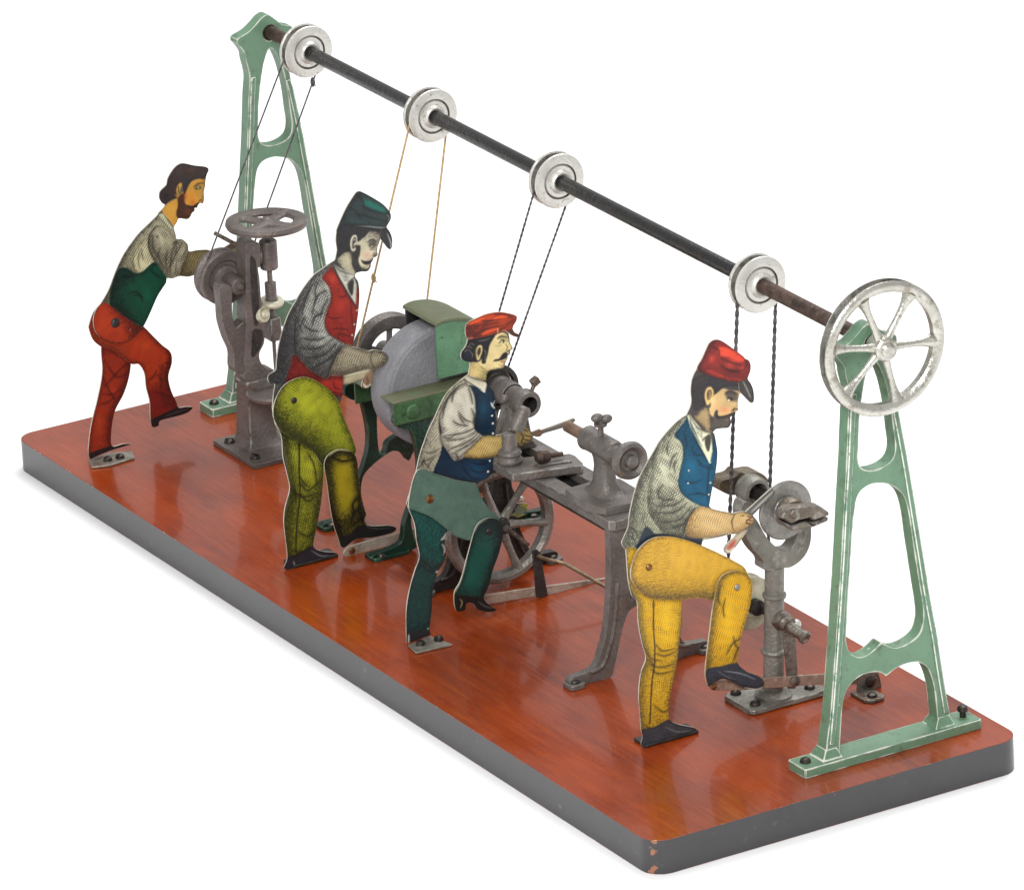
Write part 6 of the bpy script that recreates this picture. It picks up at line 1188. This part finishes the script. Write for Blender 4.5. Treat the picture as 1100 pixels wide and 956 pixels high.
# ---- pedestal with two vise jaws
def jaw_vise():
    root = thing('twin_jaw_vise', 'grey pedestal vise with forked top, round disc and jaws at both ends', 'vise', (4.18, 1.04, 0))
    MB().zprism([(4.075, .884), (4.245, .884), (4.262, .905), (4.262, 1.20), (4.245, 1.222), (4.075, 1.222), (4.058, 1.20), (4.058, .905)], .0012, .022).build('base_plate', parent=root, bevel=.005, **IP)
    screws(root, [(4.085, .928), (4.215, .930), (4.205, 1.175), (4.085, 1.175)], .021, .0215)
    cb, ct = Vector((4.185, 1.028, .02)), Vector((4.185, 1.052, .50)); d = ct - cb
    c = MB().lathe([(0, 0), (.068, 0), (.070, .012), (.056, .018), (.050, .026), (.036, .030), (.036, .050), (.045, .054), (.049, .064), (.045, .074), (.038, .078), (.0375, .168), (.046, .172), (.049, .180), (.046, .188), (.037, .192), (.0365, .388), (.043, .392), (.045, .399), (.043, .406), (.036, .410), (.036, .51), (0, .51)], cb, d, 40)
    c.build('column', parent=root, angle=40, **IP)
    v = zz(765, 495, 6.829)
    yk = MB(); xp_px(yk, v((232, 310), (214, 370), (220, 440), (245, 540), (300, 650), (372, 735), (384, 800), (505, 802), (520, 786), (575, 780), (640, 740), (690, 682), (722, 600), (728, 500), (720, 420), (640, 420), (628, 520), (614, 585), (582, 640), (540, 660), (480, 640), (400, 560), (338, 450), (300, 400), (278, 350), (268, 305)), 4.155, 4.215)
    yk.build('fork', parent=root, bevel=.008, **IP)
    ay, az = 1.100, .752
    bc = U(*v((335, 240))[0], x=4.06)
    b = MB().lathe([(.036, -.075), (.054, -.073), (.058, -.06), (.058, -.012), (.052, 0), (.040, .003), (.036, -.006), (.036, -.075)], bc, (1, 0, 0), 40); b.build('bearing', parent=root, **IP)
    MB().lathe([(0, 3.90), (.028, 3.90), (.03, 3.92), (.030, 4.245), (0, 4.245)], (0, ay, az), (1, 0, 0), 28).build('spindle', M['iron_dark'], root)
    dc = U(845.3, 548.8, x=4.240); R = .1115
    di = MB().lathe([(0, -.022), (R - .010, -.022), (R, -.016), (R + .001, -.008), (R - .005, -.002), (R - .02, 0), (.056, .001), (.052, .006), (.050, .030), (.046, .034), (0, .034)], dc, (1, 0, 0), 72)
    di.build('disc', M['worn_disc'], root, angle=28)
    MB().lathe([(0, -.02), (.052, -.02), (.055, .02), (.050, .030), (0, .031)], U(*v((575, 372))[0], x=4.275), (1, 0, 0), 36).build('jaw_boss', M['jaw'], root)
    jw = MB(); xp_px(jw, v((512, 424), (522, 388), (570, 352), (700, 333), (800, 337), (860, 380), (857, 402), (742, 440), (722, 418), (702, 424), (640, 436), (586, 464)), 4.296, 4.352, 'all')
    jaw = jw.build('near_jaw', [M['jaw'], M['iron_edge']], root, bevel=.008, bmat=1)
    jw = MB(); xp_px(jw, v((508, 440), (586, 476), (700, 446), (722, 462), (742, 452), (858, 414), (852, 440), (735, 490), (592, 518), (570, 496)), 4.296, 4.346, 'all')
    jw.build('near_jaw', [M['jaw'], M['iron_edge']], root, bevel=.006, bmat=1)
    sl = MB(); xp_px(sl, v((520, 435), (586, 462), (700, 425), (745, 425), (745, 465), (700, 455), (586, 482), (520, 450)), 4.30, 4.325, 'all'); sl.build('slit_shade', M['gap_shade'], jaw)  # black solid painting the shade in the gap between the jaws
    MB().lathe([(.018, -.012), (.018, 0), (.014, .005), (0, .006)], U(*v((605, 392))[0], x=4.353), (1, 0, 0), 16).build('jaw_screw', M['jaw'], jaw)
    fj = MB(); xp_px(fj, v((50, 195), (72, 148), (165, 120), (205, 85), (245, 98), (330, 85), (385, 108), (412, 160), (275, 172), (232, 235), (140, 252), (65, 222)), 3.87, 3.95, (0, 4, 11))
    fj.build('far_jaw', [M['far_jaw'], M['iron_edge']], root, bevel=.006, bmat=1)
    # lower pulley, crank pin and link
    pc = U(802, 646, x=4.046); r = .104
    pl = MB().lathe([(.02, -.03), (r - .004, -.03), (r, -.026), (r, -.016), (r - .018, -.003), (r - .018, .003), (r, .016), (r, .026), (r - .004, .03), (.05, .031), (.046, .044), (.02, .046)], pc, (1, 0, 0), 56); pul = pl.build('driven_pulley', M['cream'], root)
    MB().lathe([(0, -.06), (.022, -.058), (.022, .05), (.030, .052), (.030, .082), (.016, .09), (0, .09)], pc, (1, 0, 0), 20).build('hub', M['iron_dark'], pul)
    k0, k1 = U(838, 665, x=4.215), U(866, 685.5, x=4.335); dk = k1 - k0
    MB().cyl(pc, k0, .014, 14).build('cross_shaft', M['iron_dark'], root)
    MB().lathe([(0, -.01), (.036, -.008), (.038, .018), (.030, .022), (.028, .034), (.033, .036), (.033, .046), (.022, .048), (.020, dk.length - .02), (.025, dk.length - .018), (.026, dk.length - .002), (.02, dk.length + .003), (.008, dk.length + .001), (0, dk.length - .004)], k0, dk, 28).build('crank_pin', M['steel'], root)
    MB().ball(U(855, 670.5, x=4.235), .020).build('lug', M['silver'], root)
    lk = MB(); lk.xprism(YZ([(841, 678), (848, 674), (855, 684), (857.5, 733), (854, 740), (847, 740)], 4.262), 4.254, 4.262); lk.build('treadle_link', M['steel'], root, bevel=.002)
    tx = 4.276
    tb = MB(); tb.xprism(YZ([(762, 735.5), (768, 731), (800, 729.5), (885, 724), (925, 723), (940, 727), (940, 737), (925, 735), (885, 735), (800, 741), (768, 742)], tx), tx - .010, tx); tb.build('treadle', M['rusty_strip'], root, bevel=.002)
    rivet((854, 731.5), 4.281, root, .02, 'steel'); rivet((766.5, 737), tx, root, .014, 'brass')
jaw_vise()

def angle_bracket():
    root = thing('angle_bracket', 'small rusty steel angle bracket screwed to the board behind the near frame', 'bracket', (4.32, 1.33, 0))
    a = MB(); a.xprism(smooth_poly(YZ([(923, 750, 1), (923, 727), (926, 723.5), (941, 722), (944.5, 725), (945.5, 743, 1)], 4.318), True, 3), 4.308, 4.318)
    a.zprism([(4.309, 1.285), (4.40, 1.285), (4.425, 1.305), (4.425, 1.355), (4.405, 1.372), (4.309, 1.372)], .0012, .012)
    a.build('bracket_plate', M['steel'], root, bevel=.003)
    rivet((934.5, 732), 4.318, root, .022, 'screw', 'bolt'); MB().screw((4.385, 1.332, .0115), .02).build('screw', M['screw'], root)
angle_bracket()

# ---------------------------------------------------------------- driving cords
def cord_material(name, c, c2):
    return material(name, c, .8, layers=[(c2, 60, .52, .08, .8, (1, 1, 1))], bump=.6, bscale=160)
M['cord_dark'] = cord_material('dark_twisted_cord', lin(60, 56, 58), lin(110, 104, 104))
M['cord_tan'] = cord_material('tan_linen_cord', lin(200, 172, 124), lin(168, 130, 82))

def cord(label, xa, ca, ra, xb, cb, rb, r, mat_, knots=(), twist=True):
    """endless cord round two grooved wheels: circle centres (y, z) and radii in the planes xa, xb"""
    (y1, z1), (y2, z2) = ca, cb
    dy, dz = y2 - y1, z2 - z1; D = math.hypot(dy, dz); a = math.atan2(dz, dy)
    be = math.acos((ra - rb) / D)
    P = []
    t1, t2 = a + be, a - be
    n = 20
    for k in range(n + 1):                                  # round the upper wheel, the far side
        q = t1 + (2 * math.pi - 2 * be) * k / n; P.append(Vector((xa, y1 + ra * math.cos(q), z1 + ra * math.sin(q))))
    e = Vector((xb, y2 + rb * math.cos(t2), z2 + rb * math.sin(t2)))
    s = P[-1]
    P += [s.lerp(e, k / 60) for k in range(1, 60)]
    for k in range(n + 1):
        q = t2 + 2 * be * k / n; P.append(Vector((xb, y2 + rb * math.cos(q), z2 + rb * math.sin(q))))
    e = P[0]; s = P[-1]
    P += [s.lerp(e, k / 60) for k in range(1, 60)]
    root = MB()
    if twist:
        # resample and lay two strands round each other
        Q = P + [P[0]]; L = [0]
        for u, v in zip(Q, Q[1:]): L.append(L[-1] + (v - u).length)
        N = int(L[-1] / (r * 1.05)); ys = np.linspace(0, L[-1], N, endpoint=False)
        A = np.array([tuple(q) for q in Q]); C = np.c_[[np.interp(ys, L, A[:, i]) for i in range(3)]].T
        T = np.roll(C, -1, 0) - np.roll(C, 1, 0); T /= np.linalg.norm(T, axis=1)[:, None]
        B1 = np.tile([[1., 0, 0]], (N, 1)); B2 = np.cross(T, B1); turns = round(L[-1] / (r * 9.5)); ph = 2 * math.pi * turns * ys / L[-1]
        for o in (0, math.pi):
            W = C + (B1 * np.cos(ph + o)[:, None] + B2 * np.sin(ph + o)[:, None]) * r * .42
            root.tube([Vector(w) for w in W], r * .68, 6, True)
    else:
        root.tube(P, r, 8, True)
    for px, xk, sc in knots:
        k = U(*px, x=xk); k = min(P, key=lambda q: (q - k).length)
        root.ball(k, r * sc, sq=(1, 1, 2.1), seg=10); root.tube([k, k + Vector((.004, .012, -.02))], r * .5, 6)
    o = root.build('drive_cord', mat_)
    o.location = (0, 0, 0)
    return tag(o, label, 'cord', 'cords from the shaft pulleys to the machines')
g = lambda x: (on_shaft(x).y, SH)
cord('thin dark cord from the farthest pulley down to the drill press', .598, g(.598), .082, .598, (.700, .712), .091, .0033, M['cord_dark'], [((338, 89), .60, 3)], False)
cord('pale tan cord running down to the grindstone, with a knot', 1.622, g(1.622), .082, 1.610, (.898, .640), .149, .0042, M['cord_tan'], [((396, 299), 1.615, 2.3)], False)
cord('dark cord running down to the lathe behind the orange red cap', 2.601, g(2.601), .082, 2.600, (.792, .830), .053, .0044, M['cord_dark'])
pc_ = U(802, 646, x=4.046)
cord('thick black twisted cord from the nearest pulley down to the vise', 4.046, g(4.046), .082, 4.046, (pc_.y, pc_.z), .087, .0072, M['cord_dark'])
